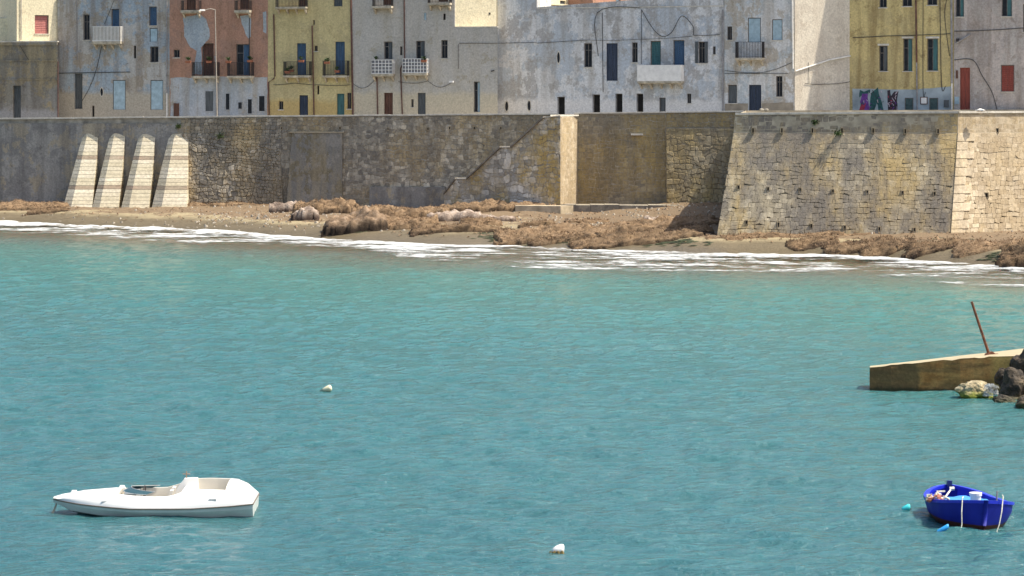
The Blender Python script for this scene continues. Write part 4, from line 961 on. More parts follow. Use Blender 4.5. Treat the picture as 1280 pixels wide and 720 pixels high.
# street lamp on the esplanade
Yp = hy(270) - 3.2; b = P(271.5, 145, Yp); zg = ztop(b.x) - 1.05
root = empty('street_lamp', (b.x, Yp, zg), label='tall white street lamp in front of the terracotta house', cat='street lamp')
mb = MB(); hgt = CH - (12 - HY) / F * Yp - zg; mb.tube([(0, 0, 0), (0, 0, .5), (0, 0, .52), (-.18, 0, hgt)], [.075, .075, .05, .04], 10); mb.build('pole', simple('beige_lamp_paint', (.42, .37, .31), .6), root)
mb = MB(); mb.tube([(-.18, 0, hgt - .02), (-.6, 0, hgt + .08), (-1.15, 0, hgt - .05)], .035, 8); mb.build('arm', simple('beige_lamp_paint', (.42, .37, .31), .6), root)
mb = MB(); mb.hexa([(-1.6, -.12, hgt - .12), (-1.05, -.12, hgt - .12), (-1.05, .12, hgt - .12), (-1.6, .12, hgt - .12)], [(-1.5, -.07, hgt + .03), (-1.1, -.07, hgt + .03), (-1.1, .07, hgt + .03), (-1.5, .07, hgt + .03)]); mb.build('lamp_head', MAT['white'], root)
# ------------------------------------------------------------------ banks of dead seagrass and rocks on the beach
def weed_mat(name, lo, mid, hi, dark, off=0, dk=.5, foot=(.32, .72)):
    m = M_(name)
    f = m.noise(2.6, 8, (1, 1, 1.8), off=off, rough=.72)
    c = m.ramp(f, [(.25, lo), (.5, mid), (.75, hi)])
    d = m.noise(.9, 5, off=off + 3); c = m.mix(m.math('MULTIPLY', m.ramp(d, [(.5, 0), (.68, 1)]), dk), c, dark)
    sep = m.n('ShaderNodeSeparateXYZ'); m.l(m.n('ShaderNodeNewGeometry').outputs['Normal'], sep.inputs[0])
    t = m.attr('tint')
    c = m.mix(m.mrange(m.math('ADD', t, m.math('MULTIPLY', m.noise(1.7, 5, off=off + 6), .35)), foot[0], foot[1], .93, 0), c, dark)  # low fronts darkened in the colour to stand for their shade
    c = m.mix(1.0, c, m.ramp(m.noise(13, 4, off=off), [(.25, .6), (.75, 1.25)]), 'MULTIPLY')
    m.color(c).rough(.95, .15); m.bump(m.noise(10, 6, off=off), .9, .08); return m.m
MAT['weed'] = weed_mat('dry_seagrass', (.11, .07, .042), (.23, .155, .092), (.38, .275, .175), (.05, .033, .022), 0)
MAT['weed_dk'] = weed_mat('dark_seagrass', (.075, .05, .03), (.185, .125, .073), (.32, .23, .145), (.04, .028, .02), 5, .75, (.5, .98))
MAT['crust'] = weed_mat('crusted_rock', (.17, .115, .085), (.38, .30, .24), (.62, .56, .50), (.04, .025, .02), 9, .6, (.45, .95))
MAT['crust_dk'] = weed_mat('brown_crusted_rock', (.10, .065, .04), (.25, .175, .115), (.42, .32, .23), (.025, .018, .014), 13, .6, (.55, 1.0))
MAT['strand'] = simple('seagrass_strands', (.24, .155, .09), .95, .45, 3)

def bank(name, px0, px1, ytop, ybase, mat, seed, label, depth=None, cat='seaweed bank', group=None, steep=2.2, strands=True, sub=.5, hmul=1.0):
    a = on_ground((px0 + px1) / 2, ybase); s_ = SC(a.y); w = (px1 - px0) / s_
    dp = min(depth or max(.9, min(w * .45, 4.5)), 5.0); Ym = a.y + dp * .5; zg_ = float(ground_z(a.x / a.y * Ym, Ym, False))
    hgt = max(.16, (CH - zg_ - (ytop - HY) * Ym / F) * .92) * min(1, hmul + .1) * (.62 if cat != 'rock' else .85)
    root = empty(name, (a.x, a.y + dp * .5, a.z), label=label, cat=cat, group=group)
    nx = int(min(90, max(22, w / .14))); ny = int(min(46, max(16, dp / .13)))
    U, V_ = np.meshgrid(np.linspace(-1, 1, nx), np.linspace(-1, 1, ny))
    r = random.Random(seed)
    lx = np.abs(U) ** 2.6 + np.abs(V_) ** np.where(V_ < 0, 6.0, 2.0)
    edge = 1 - lx * (1 + 1.2 * (fbm(U * w * .6 + seed, V_ * dp * .45, 3, seed) - .5) + 1.1 * (fbm(U * w * 2.3 + seed, V_ * dp * 1.7, 2, seed + 3) - .5))
    edge = np.minimum(edge, (1 - np.maximum(np.abs(U), np.abs(V_))) * 7 - .002)
    steep = steep * 1.6
    prof = np.clip(edge, 0, 1) ** (1 / steep) * (.35 + .65 * (1 - np.clip(U * .0 + V_ * .35, 0, 1)))
    X = U * w * .53; Y = V_ * dp * .55
    tone = .70 + .45 * fbm(X * .55 + seed * 3, Y * .7, 3, seed + 1)
    Z = prof * hgt * tone + (fbm(X * 1.8, Y * 1.8, 5, seed + 2) - .5) * min(.6, hgt * .75) * np.clip(prof * 1.3, 0, 1) + (fbm(X * 6, Y * 6, 2, seed + 4) - .5) * min(.16, hgt * .3) * np.clip(prof, 0, 1)
    back = np.clip((V_ + .2), 0, 1); Z = Z - np.where(edge <= 0.02, .35, 0)
    # push the front out a little at mid height so that it overhangs, as wave-cut banks do
    over = np.clip(Z / max(hgt, .1), 0, 1); Y = Y - np.where(V_ < 0, .10 * hgt * np.sin(over * 2.4), 0) + (fbm(X * 3.3, Z * 4 + Y, 4, seed + 8) - .5) * .45 * np.clip(edge * 8, 0, 1)
    X = X + (fbm(X * 2.2 + 9, Y * 3, 3, seed + 9) - .5) * .35
    Z = np.where(edge > .02, Z * (.55 + .75 * np.clip(fbm(X * .9 + 5, Y * 1.3, 3, seed + 21) * 1.6 - .3, 0, 1)), Z)
    gz = ground_z(a.x + X, a.y + dp * .5 + Y) - a.z
    tint = np.clip(Z / max(hgt, .1), 0, 1.2)
    Z = Z + gz - .06
    o = grid_mesh('mass', X, Y, Z, MAT[mat], {'tint': tint}, None, True, root)
    if strands and cat != 'rock':
        mb = MB(); n = int(min(1100, 90 * w * dp * .5)); fl = np.argwhere(edge > .1)
        for _ in range(n):
            j, i = fl[r.randrange(len(fl))]; c = Vector((X[j, i] + r.uniform(-.08, .08), Y[j, i] + r.uniform(-.08, .08), Z[j, i] + r.uniform(-.01, .05)))
            th = r.uniform(0, 6.28); l_ = r.uniform(.05, .19); d = Vector((math.cos(th) * l_, math.sin(th) * l_ * .6, r.uniform(-.16, .12))); p = Vector((-math.sin(th), math.cos(th), r.uniform(-.6, .6))) * r.uniform(.01, .028)
            mb.add([c - d - p, c + d * .9 - p * .4, c + d, c - d + p], [(0, 1, 2, 3)])
        mb.build('loose_strands', MAT['strand'], root, kind='stuff')
    return root
GB = 'dead seagrass banks on the beach'
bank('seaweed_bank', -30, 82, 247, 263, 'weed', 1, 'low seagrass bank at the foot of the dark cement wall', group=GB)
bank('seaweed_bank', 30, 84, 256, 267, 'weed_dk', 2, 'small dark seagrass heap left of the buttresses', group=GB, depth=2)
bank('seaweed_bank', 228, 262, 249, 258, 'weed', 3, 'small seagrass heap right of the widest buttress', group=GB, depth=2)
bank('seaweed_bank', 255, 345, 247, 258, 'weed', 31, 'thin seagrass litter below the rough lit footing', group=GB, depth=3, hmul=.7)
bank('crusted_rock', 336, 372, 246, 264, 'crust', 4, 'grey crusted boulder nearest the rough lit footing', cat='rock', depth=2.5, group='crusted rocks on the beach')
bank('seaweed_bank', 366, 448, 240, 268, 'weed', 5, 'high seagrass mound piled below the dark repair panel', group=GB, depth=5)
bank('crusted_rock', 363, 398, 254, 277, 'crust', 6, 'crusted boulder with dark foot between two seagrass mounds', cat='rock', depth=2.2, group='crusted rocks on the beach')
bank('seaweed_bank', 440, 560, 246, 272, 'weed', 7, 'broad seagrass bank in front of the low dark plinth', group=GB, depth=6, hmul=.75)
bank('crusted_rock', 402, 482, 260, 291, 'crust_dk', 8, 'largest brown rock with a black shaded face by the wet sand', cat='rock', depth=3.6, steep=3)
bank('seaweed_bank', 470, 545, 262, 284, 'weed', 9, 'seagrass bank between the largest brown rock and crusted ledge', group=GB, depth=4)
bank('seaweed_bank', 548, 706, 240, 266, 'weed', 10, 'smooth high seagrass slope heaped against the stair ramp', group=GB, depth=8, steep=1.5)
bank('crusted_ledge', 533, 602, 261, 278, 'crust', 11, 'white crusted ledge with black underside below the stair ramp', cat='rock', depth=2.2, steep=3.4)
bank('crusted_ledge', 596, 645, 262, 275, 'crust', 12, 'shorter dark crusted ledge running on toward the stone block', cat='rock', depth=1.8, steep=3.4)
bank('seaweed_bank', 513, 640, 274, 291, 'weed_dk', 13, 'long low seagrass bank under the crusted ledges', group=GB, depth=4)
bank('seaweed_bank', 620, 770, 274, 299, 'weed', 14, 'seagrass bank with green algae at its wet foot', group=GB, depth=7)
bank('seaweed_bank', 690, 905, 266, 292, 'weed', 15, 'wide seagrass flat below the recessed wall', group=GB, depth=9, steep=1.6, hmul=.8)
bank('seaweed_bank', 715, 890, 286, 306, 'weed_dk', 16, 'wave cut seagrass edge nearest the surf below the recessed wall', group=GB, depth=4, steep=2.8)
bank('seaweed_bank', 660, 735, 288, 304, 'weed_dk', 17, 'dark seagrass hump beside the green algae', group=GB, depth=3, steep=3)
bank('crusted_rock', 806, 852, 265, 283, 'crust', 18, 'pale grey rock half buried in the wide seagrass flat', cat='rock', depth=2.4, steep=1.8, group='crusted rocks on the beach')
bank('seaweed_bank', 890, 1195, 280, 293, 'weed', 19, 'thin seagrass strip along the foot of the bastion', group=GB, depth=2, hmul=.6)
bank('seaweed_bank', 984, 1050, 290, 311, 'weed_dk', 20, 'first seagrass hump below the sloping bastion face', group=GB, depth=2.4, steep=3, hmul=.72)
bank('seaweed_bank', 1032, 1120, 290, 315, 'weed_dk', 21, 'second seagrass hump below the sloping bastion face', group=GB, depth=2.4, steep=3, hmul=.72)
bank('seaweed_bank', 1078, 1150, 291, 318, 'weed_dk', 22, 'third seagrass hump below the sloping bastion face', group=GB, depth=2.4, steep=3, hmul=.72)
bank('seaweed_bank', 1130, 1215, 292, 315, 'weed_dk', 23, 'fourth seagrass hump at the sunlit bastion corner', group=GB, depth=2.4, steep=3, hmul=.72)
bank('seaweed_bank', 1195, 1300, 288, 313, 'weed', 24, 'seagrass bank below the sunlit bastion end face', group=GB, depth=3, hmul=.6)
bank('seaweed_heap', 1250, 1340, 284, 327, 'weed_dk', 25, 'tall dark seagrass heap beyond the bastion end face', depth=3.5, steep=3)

for i_, (x0, x1, yt, yb, lab) in enumerate([(575, 628, 268, 281, 'small weed clump below the white crusted ledge'), (648, 694, 273, 284, 'small weed clump before the cut stone block'), (705, 762, 271, 280, 'thin weed clump in front of the concrete ledge'), (770, 812, 272, 283, 'weed clump beside the half buried pale rock'), (850, 893, 276, 290, 'weed clump in the shade of the bastion edge'),
      (480, 520, 256, 265, 'small weed clump under the dark plinth'), (905, 960, 293, 300, 'thin weed clump on the sand before the bastion'), (760, 800, 290, 301, 'small weed clump at the wave cut edge')]):
    bank('weed_clump', x0, x1, yt, yb, 'weed_dk' if i_ % 2 else 'weed', 60 + i_, lab, depth=2.2, cat='seaweed clump', group='small weed clumps on the beach', steep=2.5)
# concrete ledge and cut stone block below the recessed wall
MAT['conc'] = plaster('old_concrete', (.36, .32, .25), (.27, .24, .2), (.17, .15, .12), .5, .5, off=71)
for (nm, x0, y0, x1, y1, dep, lab) in [('stone_block', 644, 257, 701, 271, 1.7, 'cut stone block with pale sunlit end at the foot of the ramp'), ('concrete_ledge', 702, 256, 866, 268, 2.6, 'long low concrete ledge along the foot of the recessed wall')]:
    Ya = 214.6 if nm == 'stone_block' else 216.4; a = P(x0, y1, Ya); b = P(x1, y1, Ya - (1.0 if nm == 'stone_block' else 2.2)); zt = CH - (y0 - HY) / F * Ya
    root = empty(nm, (a.x, a.y, a.z), label=lab, cat='block' if nm == 'stone_block' else 'ledge'); n = 1 if nm == 'stone_block' else 9; L = root.location
    end = Vector((1.05, 1.3, 0)) if nm == 'stone_block' else Vector((.3, dep, 0))
    for i in range(n):
        p = a.lerp(b, i / n); q = a.lerp(b, (i + 1) / n); p2 = p + Vector((0, dep, 0)); q2 = q + (end if i == n - 1 else Vector((0, dep, 0))); j = rng.uniform(-.04, .03) if n > 1 else 0
        g = Vector((.012, 0, 0)); mb = MB()
        mb.hexa([v - L + Vector((0, 0, -.9)) for v in (p + g, q - g, q2 - g, p2 + g)], [Vector((v.x - L.x, v.y - L.y + w, zt + j - L.z)) for v, w in ((p + g, .05), (q - g, .05), (q2 - g, 0), (p2 + g, 0))])
        mb.build('block', MAT['conc'] if nm != 'stone_block' else MAT['mortar_p'], root)

# scattered pebbles, weed shreds and algae: uncountable
r = random.Random(3); mb = MB(); mb2 = MB(); mb3 = MB()
def spot(x0, x1, y0, y1): return on_ground(r.uniform(x0, x1), r.uniform(y0, y1))
for i in range(1500):
    a = spot(240, 900, 250, 284) if r.random() < .75 else spot(0, 1280, 262, 292)
    z_ = float(ground_z(a.x, a.y)); q = r.uniform(.03, .13) * (1.6 if r.random() < .08 else 1); n = 6; o = r.uniform(0, 6)
    b = [(a.x + q * math.cos(o + k) * r.uniform(.7, 1.2), a.y + q * math.sin(o + k) * r.uniform(.7, 1.2), z_ - .03) for k in range(6)]
    mb.hexa(b, [(a.x + (x - a.x) * .6, a.y + (y - a.y) * .6, z_ + q * r.uniform(.5, .9)) for x, y, _ in b])
mb.build('beach_pebbles', simple('pale_pebbles', (.42, .37, .30), .9, .4, .9), label='pale pebbles and debris scattered along the beach', cat='pebbles', kind='stuff')
for i in range(5200):
    a = spot(0, 1280, 252, 312); d_ = a.y - float(Ys(a.x))
    if d_ < 2.5 or (d_ < 5 and r.random() < .6): continue
    z_ = float(ground_z(a.x, a.y)); th = r.uniform(0, 6.28); l_ = r.uniform(.1, .34); w_ = r.uniform(.015, .05)
    d = Vector((math.cos(th) * l_, math.sin(th) * l_, 0)); p = Vector((-math.sin(th), math.cos(th), 0)) * w_; c = Vector((a.x, a.y, z_ + .02)); up = Vector((0, 0, r.uniform(.03, .12)))
    mb2.add([c - d - p, c + up - p, c + up + p, c - d + p, c + d - p, c + d + p], [(0, 1, 2, 3), (1, 4, 5, 2)])
mb2.build('seaweed_litter', MAT['strand'], label='loose brown seagrass shreds lying over the sand', cat='seaweed', kind='stuff')
for (x0, x1, y0, y1, n) in [(605, 650, 292, 300, 90), (645, 705, 298, 304, 70), (705, 742, 299, 305, 60), (800, 880, 299, 305, 80), (440, 460, 285, 289, 40), (1160, 1230, 300, 310, 60), (1240, 1280, 318, 326, 90)]:
    for i in range(n):
        a = on_ground(r.gauss((x0 + x1) / 2, (x1 - x0) / 3), r.gauss((y0 + y1) / 2, (y1 - y0) / 3)); z_ = float(ground_z(a.x, a.y)); l_ = r.uniform(.15, .6); w_ = r.uniform(.08, .22); c = Vector((a.x, a.y, z_ + .025)); h_ = r.uniform(.01, .05)
        mb3.add([c + Vector((-l_, 0, -.03)), c + Vector((0, -w_, -.03)), c + Vector((l_, 0, -.03)), c + Vector((0, w_, -.03)), c + Vector((0, 0, h_))], [(0, 1, 4), (1, 2, 4), (2, 3, 4), (3, 0, 4)])
mb3.build('green_algae', simple('green_algae_mat', (.035, .045, .016), .7, .4, 3), label='green algae on the wet sand below the seagrass banks', cat='algae', kind='stuff')

# ------------------------------------------------------------------ plants growing from the walls
def tuft(px, py, Y, seed, label, sz=.5):
    c = P(px, py, Y); root = empty('wall_plant', c, label=label, cat='plant'); r = random.Random(seed); mb = MB(); st = MB()
    for i in range(14):
        d = Vector((r.uniform(-1, 1), r.uniform(-1, -.1), r.uniform(-.5, .8))).normalized() * sz * r.uniform(.5, 1.1)
        st.tube([(0, .15, 0), d * .5 + Vector((0, 0, .06)), d], [.012, .009, .005], 4)
        for k in range(9):
            q = d * r.uniform(.3, 1.05) + Vector((r.uniform(-.1, .1), r.uniform(-.1, .1), r.uniform(-.1, .1))); a = Vector((r.uniform(-1, 1), r.uniform(-1, 1), r.uniform(-1, 1))).normalized() * .07; b = a.cross(Vector((r.random(), r.random(), r.random()))).normalized() * .035
            mb.add([q - a, q + b, q + a, q - b], [(0, 1, 2, 3)])
    st.build('stem', simple('plant_stems', (.12, .1, .05), .8), root); mb.build('foliage', simple('wall_plant_leaves', (.055, .10, .025), .7, .4, 9), root)
tuft(275, 171, wallY(Xp(275)) - .2, 1, 'green tuft growing from the sea wall right of the buttresses', .55)
tuft(1046, 167, 180.9, 2, 'green tuft growing below the bastion parapet', .42)
tuft(224, 158, wallY(Xp(224)) - .15, 3, 'small yellowish weed above the widest buttress', .3)
tuft(1019, 154, 181.6, 4, 'brownish weed high on the bastion parapet', .3)

# small things lying on the bastion parapet
def rock(name, c, sx, sy, sz, mat, seed, parent=None, sub=3, rough=.35, facet=.9):
    import bmesh
    bm = bmesh.new(); bmesh.ops.create_icosphere(bm, subdivisions=sub, radius=1); o_ = Vector((seed * 3.7, seed * 1.3, seed * 2.1))
    for v in bm.verts:
        p = v.co.copy(); n_ = mnoise.fractal(p * facet + o_, 1, 2, 3) * rough + mnoise.noise(p * 3 + o_) * rough * .25 + mnoise.noise(p * 9 + o_) * .04
        p = p * (1 + n_); v.co = Vector((p.x * sx, p.y * sy, p.z * sz))
    me = bpy.data.meshes.new(name); bm.to_mesh(me); bm.free(); me.materials.append(mat)
    o = bpy.data.objects.new(name, me); col.objects.link(o); o.location = c
    if parent: o.parent = parent
    return o
c = P(955, 138.5, 182.9); c.z += .06
for k_, (dx, s_) in enumerate([(-.14, .17), (.17, .16)]): tag(rock('loose_stone', c + Vector((dx, 0, 0)), s_, s_ * .8, .11, MAT['mortar_d'], 40 + k_), 'dark loose stone lying on the bastion parapet coping', 'stone', 'pair of loose stones on the parapet')
c = P(1226, 136.5, 180.4); e = tag(rock('folded_sheet', Vector((c.x, c.y, p1.z + .05)), .3, .22, .12, MAT['white'], 44), 'crumpled white sheet on the parapet before the red door', 'sheet')

# ------------------------------------------------------------------ mole on the right
PW = lambda px, py: F * CH / (py - HY)                          # distance of a point on the water
m = M_('mole_concrete'); z_ = m.zsep()
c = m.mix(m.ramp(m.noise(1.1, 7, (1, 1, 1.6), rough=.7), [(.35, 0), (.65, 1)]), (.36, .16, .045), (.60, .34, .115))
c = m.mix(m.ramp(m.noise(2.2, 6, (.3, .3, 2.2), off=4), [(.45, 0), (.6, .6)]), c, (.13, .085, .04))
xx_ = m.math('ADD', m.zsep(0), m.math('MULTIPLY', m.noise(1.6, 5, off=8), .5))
c = m.mix(m.mrange(xx_, 14.55, 14.7, .75, 0), c, (.13, .085, .04)); c = m.mix(m.mrange(xx_, 16.9, 17.3, 0, .7), c, (.62, .42, .13))  # left end stained dark; right end's bright ochre is painted-in sunlight
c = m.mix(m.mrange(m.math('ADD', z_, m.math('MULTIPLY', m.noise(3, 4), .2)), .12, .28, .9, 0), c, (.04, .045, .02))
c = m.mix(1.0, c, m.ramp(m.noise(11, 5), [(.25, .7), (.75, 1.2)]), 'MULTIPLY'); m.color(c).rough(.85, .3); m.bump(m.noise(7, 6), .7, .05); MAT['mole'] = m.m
m = M_('mole_top'); c = m.mix(m.noise(1.5, 7, rough=.7), (.28, .23, .14), (.52, .45, .31)); m.color(c).rough(.9, .2); m.bump(m.noise(8, 5), .6, .04); MAT['mole_top'] = m.m
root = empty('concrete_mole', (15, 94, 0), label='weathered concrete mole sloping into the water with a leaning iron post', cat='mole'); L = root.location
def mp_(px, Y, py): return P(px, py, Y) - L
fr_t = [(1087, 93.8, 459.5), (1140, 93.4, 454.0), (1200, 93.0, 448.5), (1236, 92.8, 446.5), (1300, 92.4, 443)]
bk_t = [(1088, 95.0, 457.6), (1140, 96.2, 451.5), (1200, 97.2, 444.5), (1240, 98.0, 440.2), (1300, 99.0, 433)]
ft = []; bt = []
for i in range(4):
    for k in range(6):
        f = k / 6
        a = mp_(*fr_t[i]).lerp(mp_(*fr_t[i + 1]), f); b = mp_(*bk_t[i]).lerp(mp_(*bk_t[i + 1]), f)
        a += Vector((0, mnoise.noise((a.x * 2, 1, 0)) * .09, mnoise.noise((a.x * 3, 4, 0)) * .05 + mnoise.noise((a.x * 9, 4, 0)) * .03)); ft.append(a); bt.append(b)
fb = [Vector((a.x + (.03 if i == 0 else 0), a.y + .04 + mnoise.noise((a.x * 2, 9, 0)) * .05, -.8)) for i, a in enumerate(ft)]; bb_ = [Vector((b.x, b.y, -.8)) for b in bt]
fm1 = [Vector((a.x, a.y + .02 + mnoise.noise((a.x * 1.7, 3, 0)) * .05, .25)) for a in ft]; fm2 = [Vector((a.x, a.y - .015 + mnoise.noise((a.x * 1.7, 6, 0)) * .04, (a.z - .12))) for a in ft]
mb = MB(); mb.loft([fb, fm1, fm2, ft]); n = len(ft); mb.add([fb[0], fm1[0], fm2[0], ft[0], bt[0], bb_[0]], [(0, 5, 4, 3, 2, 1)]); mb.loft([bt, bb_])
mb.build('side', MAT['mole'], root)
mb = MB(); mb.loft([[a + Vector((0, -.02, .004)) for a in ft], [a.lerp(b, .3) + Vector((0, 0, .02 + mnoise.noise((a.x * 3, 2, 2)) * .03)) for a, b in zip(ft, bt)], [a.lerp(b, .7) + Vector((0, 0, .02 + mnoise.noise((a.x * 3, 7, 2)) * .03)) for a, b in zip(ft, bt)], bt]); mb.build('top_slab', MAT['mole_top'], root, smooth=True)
pb_ = P(1236.5, 443.5, 94.6); pt_ = P(1214.5, 377, 94.6)
root = empty('iron_post', pb_, label='leaning rusty iron post fixed to the concrete mole', cat='post')
mb = MB(); d = pt_ - pb_; mb.tube([d * -.02, d * .5, d], [.055, .048, .045], 8); mb.build('shaft', MAT['rust'], root)
mb = MB(); mb.hexa([(-.2, -.15, -.1), (.42, -.15, -.1), (.42, .15, -.1), (-.2, .15, -.1)], [(-.12, -.08, .05), (.1, -.08, .13), (.1, .08, .13), (-.12, .08, .05)]); mb.tube([(.02, 0, -.05), (.3, 0, -.02), (.45, -.05, -.06)], [.09, .07, .03], 7); mb.build('base_plate', MAT['rust'], root)

m = M_('wet_rock'); z_ = m.zsep(); f = m.noise(1.8, 8, rough=.72)
c = m.ramp(f, [(.38, (.02, .016, .012)), (.58, (.07, .05, .03)), (.78, (.24, .18, .10))]); c = m.mix(m.mrange(m.math('ADD', z_, m.math('MULTIPLY', m.noise(4, 4), .25)), .15, .42, .8, 0), c, (.04, .05, .015))
m.color(c).rough(.7, .4); m.bump(m.noise(6, 7), .9, .1); MAT['rock'] = m.m
m = M_('mossy_rock'); z_ = m.zsep(); f = m.noise(3.5, 8, rough=.72)
c = m.ramp(f, [(.3, (.16, .13, .07)), (.55, (.38, .32, .20)), (.75, (.55, .5, .36))]); c = m.mix(m.mrange(m.math('ADD', z_, m.math('MULTIPLY', m.noise(5, 4), .3)), .22, .48, .95, 0), c, (.17, .20, .02))
m.color(c).rough(.8, .3); m.bump(m.noise(9, 6), .9, .06); MAT['moss'] = m.m
RK = [(1262, 476, 90.5, .52, .5, .62, 51, 'black boulder in front of the mole, tallest of its pile'), (1286, 462, 91.5, .75, .6, 1.0, 52, 'large boulder at the back of the pile on the mole'), (1250, 490, 89.6, .45, .4, .30, 53, 'low wet boulder at the waterline of the pile'),
      (1278, 492, 88.6, .5, .45, .33, 54, 'brown edged boulder lowest in the pile'), (1247, 466, 91.8, .33, .3, .42, 55, 'small cracked boulder wedged against the mole side'), (1300, 488, 88.9, .6, .5, .6, 56, 'boulder leaning behind the lowest brown one'), (1268, 449, 92.6, .42, .4, .38, 57, 'tan boulder perched on top of the pile'), (1258, 494, 90.4, .55, .5, .5, 58, 'half sunken boulder under the black one'), (1290, 494, 90.2, .7, .6, .6, 59, 'wide half sunken boulder under the large one')]
for (px, py, Y, sx, sy, sz, sd_, lab) in RK: tag(rock('boulder', P(px + 6, py + 2, Y) - Vector((0, 0, .30 if py > 485 else .12)), sx * .86, sy * .86, sz * .84, MAT['rock'], sd_, None, 4, .45, .8), lab, 'boulder', 'boulders heaped at the mole')
tag(rock('mossy_rock', P(1219, 490, 91.4), .54, .42, .33, MAT['moss'], 63, None, 4, .4, 1.1), 'pale mossy rock standing in the water before the mole', 'rock')
r = random.Random(8); mb = MB()
for i in range(60):
    c = P(r.uniform(1231, 1246), r.uniform(481, 494), 91.0); s_ = r.uniform(.03, .09); c.z = max(c.z, .02)
    mb.hexa([(c.x + s_ * math.cos(k) * 1.3, c.y + s_ * math.sin(k), c.z - .04) for k in range(6)], [(c.x + .6 * s_ * math.cos(k) * 1.3, c.y + .6 * s_ * math.sin(k), c.z + s_ * .6) for k in range(6)])
mb.build('splash_foam', MAT['foam'], label='white water churning between the mossy rock and the boulders', cat='foam', kind='stuff')

# ------------------------------------------------------------------ white speedboat
def lerpf(t, xs_, ys_): return float(np.interp(t, xs_, ys_))
def paint(name, c, rough=.3, var=.05):
    m = M_(name); f = m.noise(1.5, 6); m.color(m.ramp(f, [(.3, tuple(x * (1 - var) for x in c)), (.7, c)])).rough(rough, .5); return m.m
gel = paint('white_gelcoat', (.82, .81, .78), .3); gel2 = paint('hull_gelcoat', (.60, .62, .58), .35, .22)  # hull gelcoat greyer than the deck: shade below the rail painted in
root = empty('speedboat', (PX(193.5, 66.2), 66.2, 0), R(0.5), label='white open speedboat with small windscreen lying at its mooring', cat='speedboat')
LB = 5.06; T = np.linspace(0, 1, 41)
def bm_(t): return .96 * (lerpf(t, [0, .02, .06, .12, .2, .3, .42, .6, .8, 1], [.05, .16, .29, .46, .64, .80, .93, 1.0, .98, .9]))
def zr(t): return lerpf(t, [0, .15, .4, .7, .9, 1], [.30, .235, .175, .19, .245, .29])
def zc(t): return lerpf(t, [0, .04, .15, .3, .40, .55, .61, .67, .76, .9, .95, 1], [.31, .37, .46, .51, .475, .47, .54, .665, .68, .66, .57, .37])
def zc2(t, y): return zc(t) + y * lerpf(t, [0, .33, .5, .62, .88, .96, 1], [0, 0, .025, .05, .045, .015, 0])
def cw_(t): return bm_(t) * lerpf(t, [0, .3, .6, 1], [.72, .66, .70, .80])
X_ = lambda t: -LB / 2 + LB * t
rings = []
for t in T:
    b = bm_(t); z0_ = zr(t); ch = lerpf(t, [0, .1, .25, .5, 1], [.24, .06, -.02, -.05, -.05]); ch = min(ch, z0_ - .03); kz = lerpf(t, [0, .08, .16, .3, 1], [.22, .02, -.12, -.28, -.30]); kz = min(kz, ch - .01)
    rings.append([(X_(t), -b, z0_), (X_(t), -b * .985, z0_ - (z0_ - ch) * .35), (X_(t), -b * .86, ch), (X_(t), 0, kz), (X_(t), b * .86, ch), (X_(t), b * .985, z0_ - (z0_ - ch) * .35), (X_(t), b, z0_)])
mb = MB(); mb.loft(rings); mb.add(rings[-1], [tuple(range(7))]); mb.build('hull', gel2, root, smooth=False)
# deck shell with an open cockpit
t0_, t1_ = .335, .865
def half(t, sgn):
    b = bm_(t) + .012; z0_ = zr(t); zc_ = zc2(t, sgn); c_ = cw_(t)
    return [(X_(t), sgn * b, z0_ + .006), (X_(t), sgn * (b - .01), z0_ + .05), (X_(t), sgn * (b * .55 + c_ * .45 + .04), z0_ + (zc_ - z0_) * .60), (X_(t), sgn * c_ * 1.02, zc_ - .012), (X_(t), sgn * c_ * .97, zc_)]
mb = MB()
for sgn in (-1, 1): mb.loft([half(t, sgn) for t in T])
def mid_(t): return [(X_(t), y * cw_(t) * .97, zc2(t, y) + .05 * (1 - y * y)) for y in np.linspace(-1, 1, 9)]
ta = [t for t in T if t <= t0_] + [t0_]; tb2 = [t1_] + [t for t in T if t >= t1_]
mb.loft([mid_(t) for t in ta]); mb.loft([mid_(t) for t in tb2])
e_ = half(1, -1) + [p for p in mid_(1)][1:-1] + half(1, 1)[::-1]; mb.add(e_, [tuple(range(len(e_)))])
mb.build('deck', gel, root, smooth=True)
mb = MB(); tc = [t0_] + [t for t in T if t0_ < t < t1_] + [t1_]
for sgn in (-1, 1): mb.loft([[(X_(t), sgn * cw_(t) * .97, zc2(t, sgn)), (X_(t), sgn * (cw_(t) * .97 - .05), zc2(t, sgn) - .005), (X_(t), sgn * (cw_(t) * .9 - .06), .08)] for t in tc])
mb.add([(X_(t0_), -cw_(t0_) * .97, .08), (X_(t0_), cw_(t0_) * .97, .08), (X_(t0_), cw_(t0_) * .97, zc(t0_)), (X_(t0_), 0, zc(t0_) + .05), (X_(t0_), -cw_(t0_) * .97, zc(t0_))], [(0, 1, 2, 3, 4)])
mb.add([(X_(t1_), -cw_(t1_) * .97, .08), (X_(t1_), cw_(t1_) * .97, .08), (X_(t1_), cw_(t1_) * .97, zc(t1_)), (X_(t1_), 0, zc(t1_) + .05), (X_(t1_), -cw_(t1_) * .97, zc(t1_))], [(0, 1, 2, 3, 4)])
mb.add([(X_(t0_), -cw_(t0_) * .95, .09), (X_(t1_), -cw_(t1_) * .95, .09), (X_(t1_), cw_(t1_) * .95, .09), (X_(t0_), cw_(t0_) * .95, .09)], [(0, 1, 2, 3)])
mb.build('cockpit', paint('cockpit_liner', (.62, .58, .50), .6, .15), root)
mb = MB()
for sgn in (-1, 1): mb.tube([(X_(t), sgn * (bm_(t) + .012), zr(t) + .003) for t in T], .016, 6)
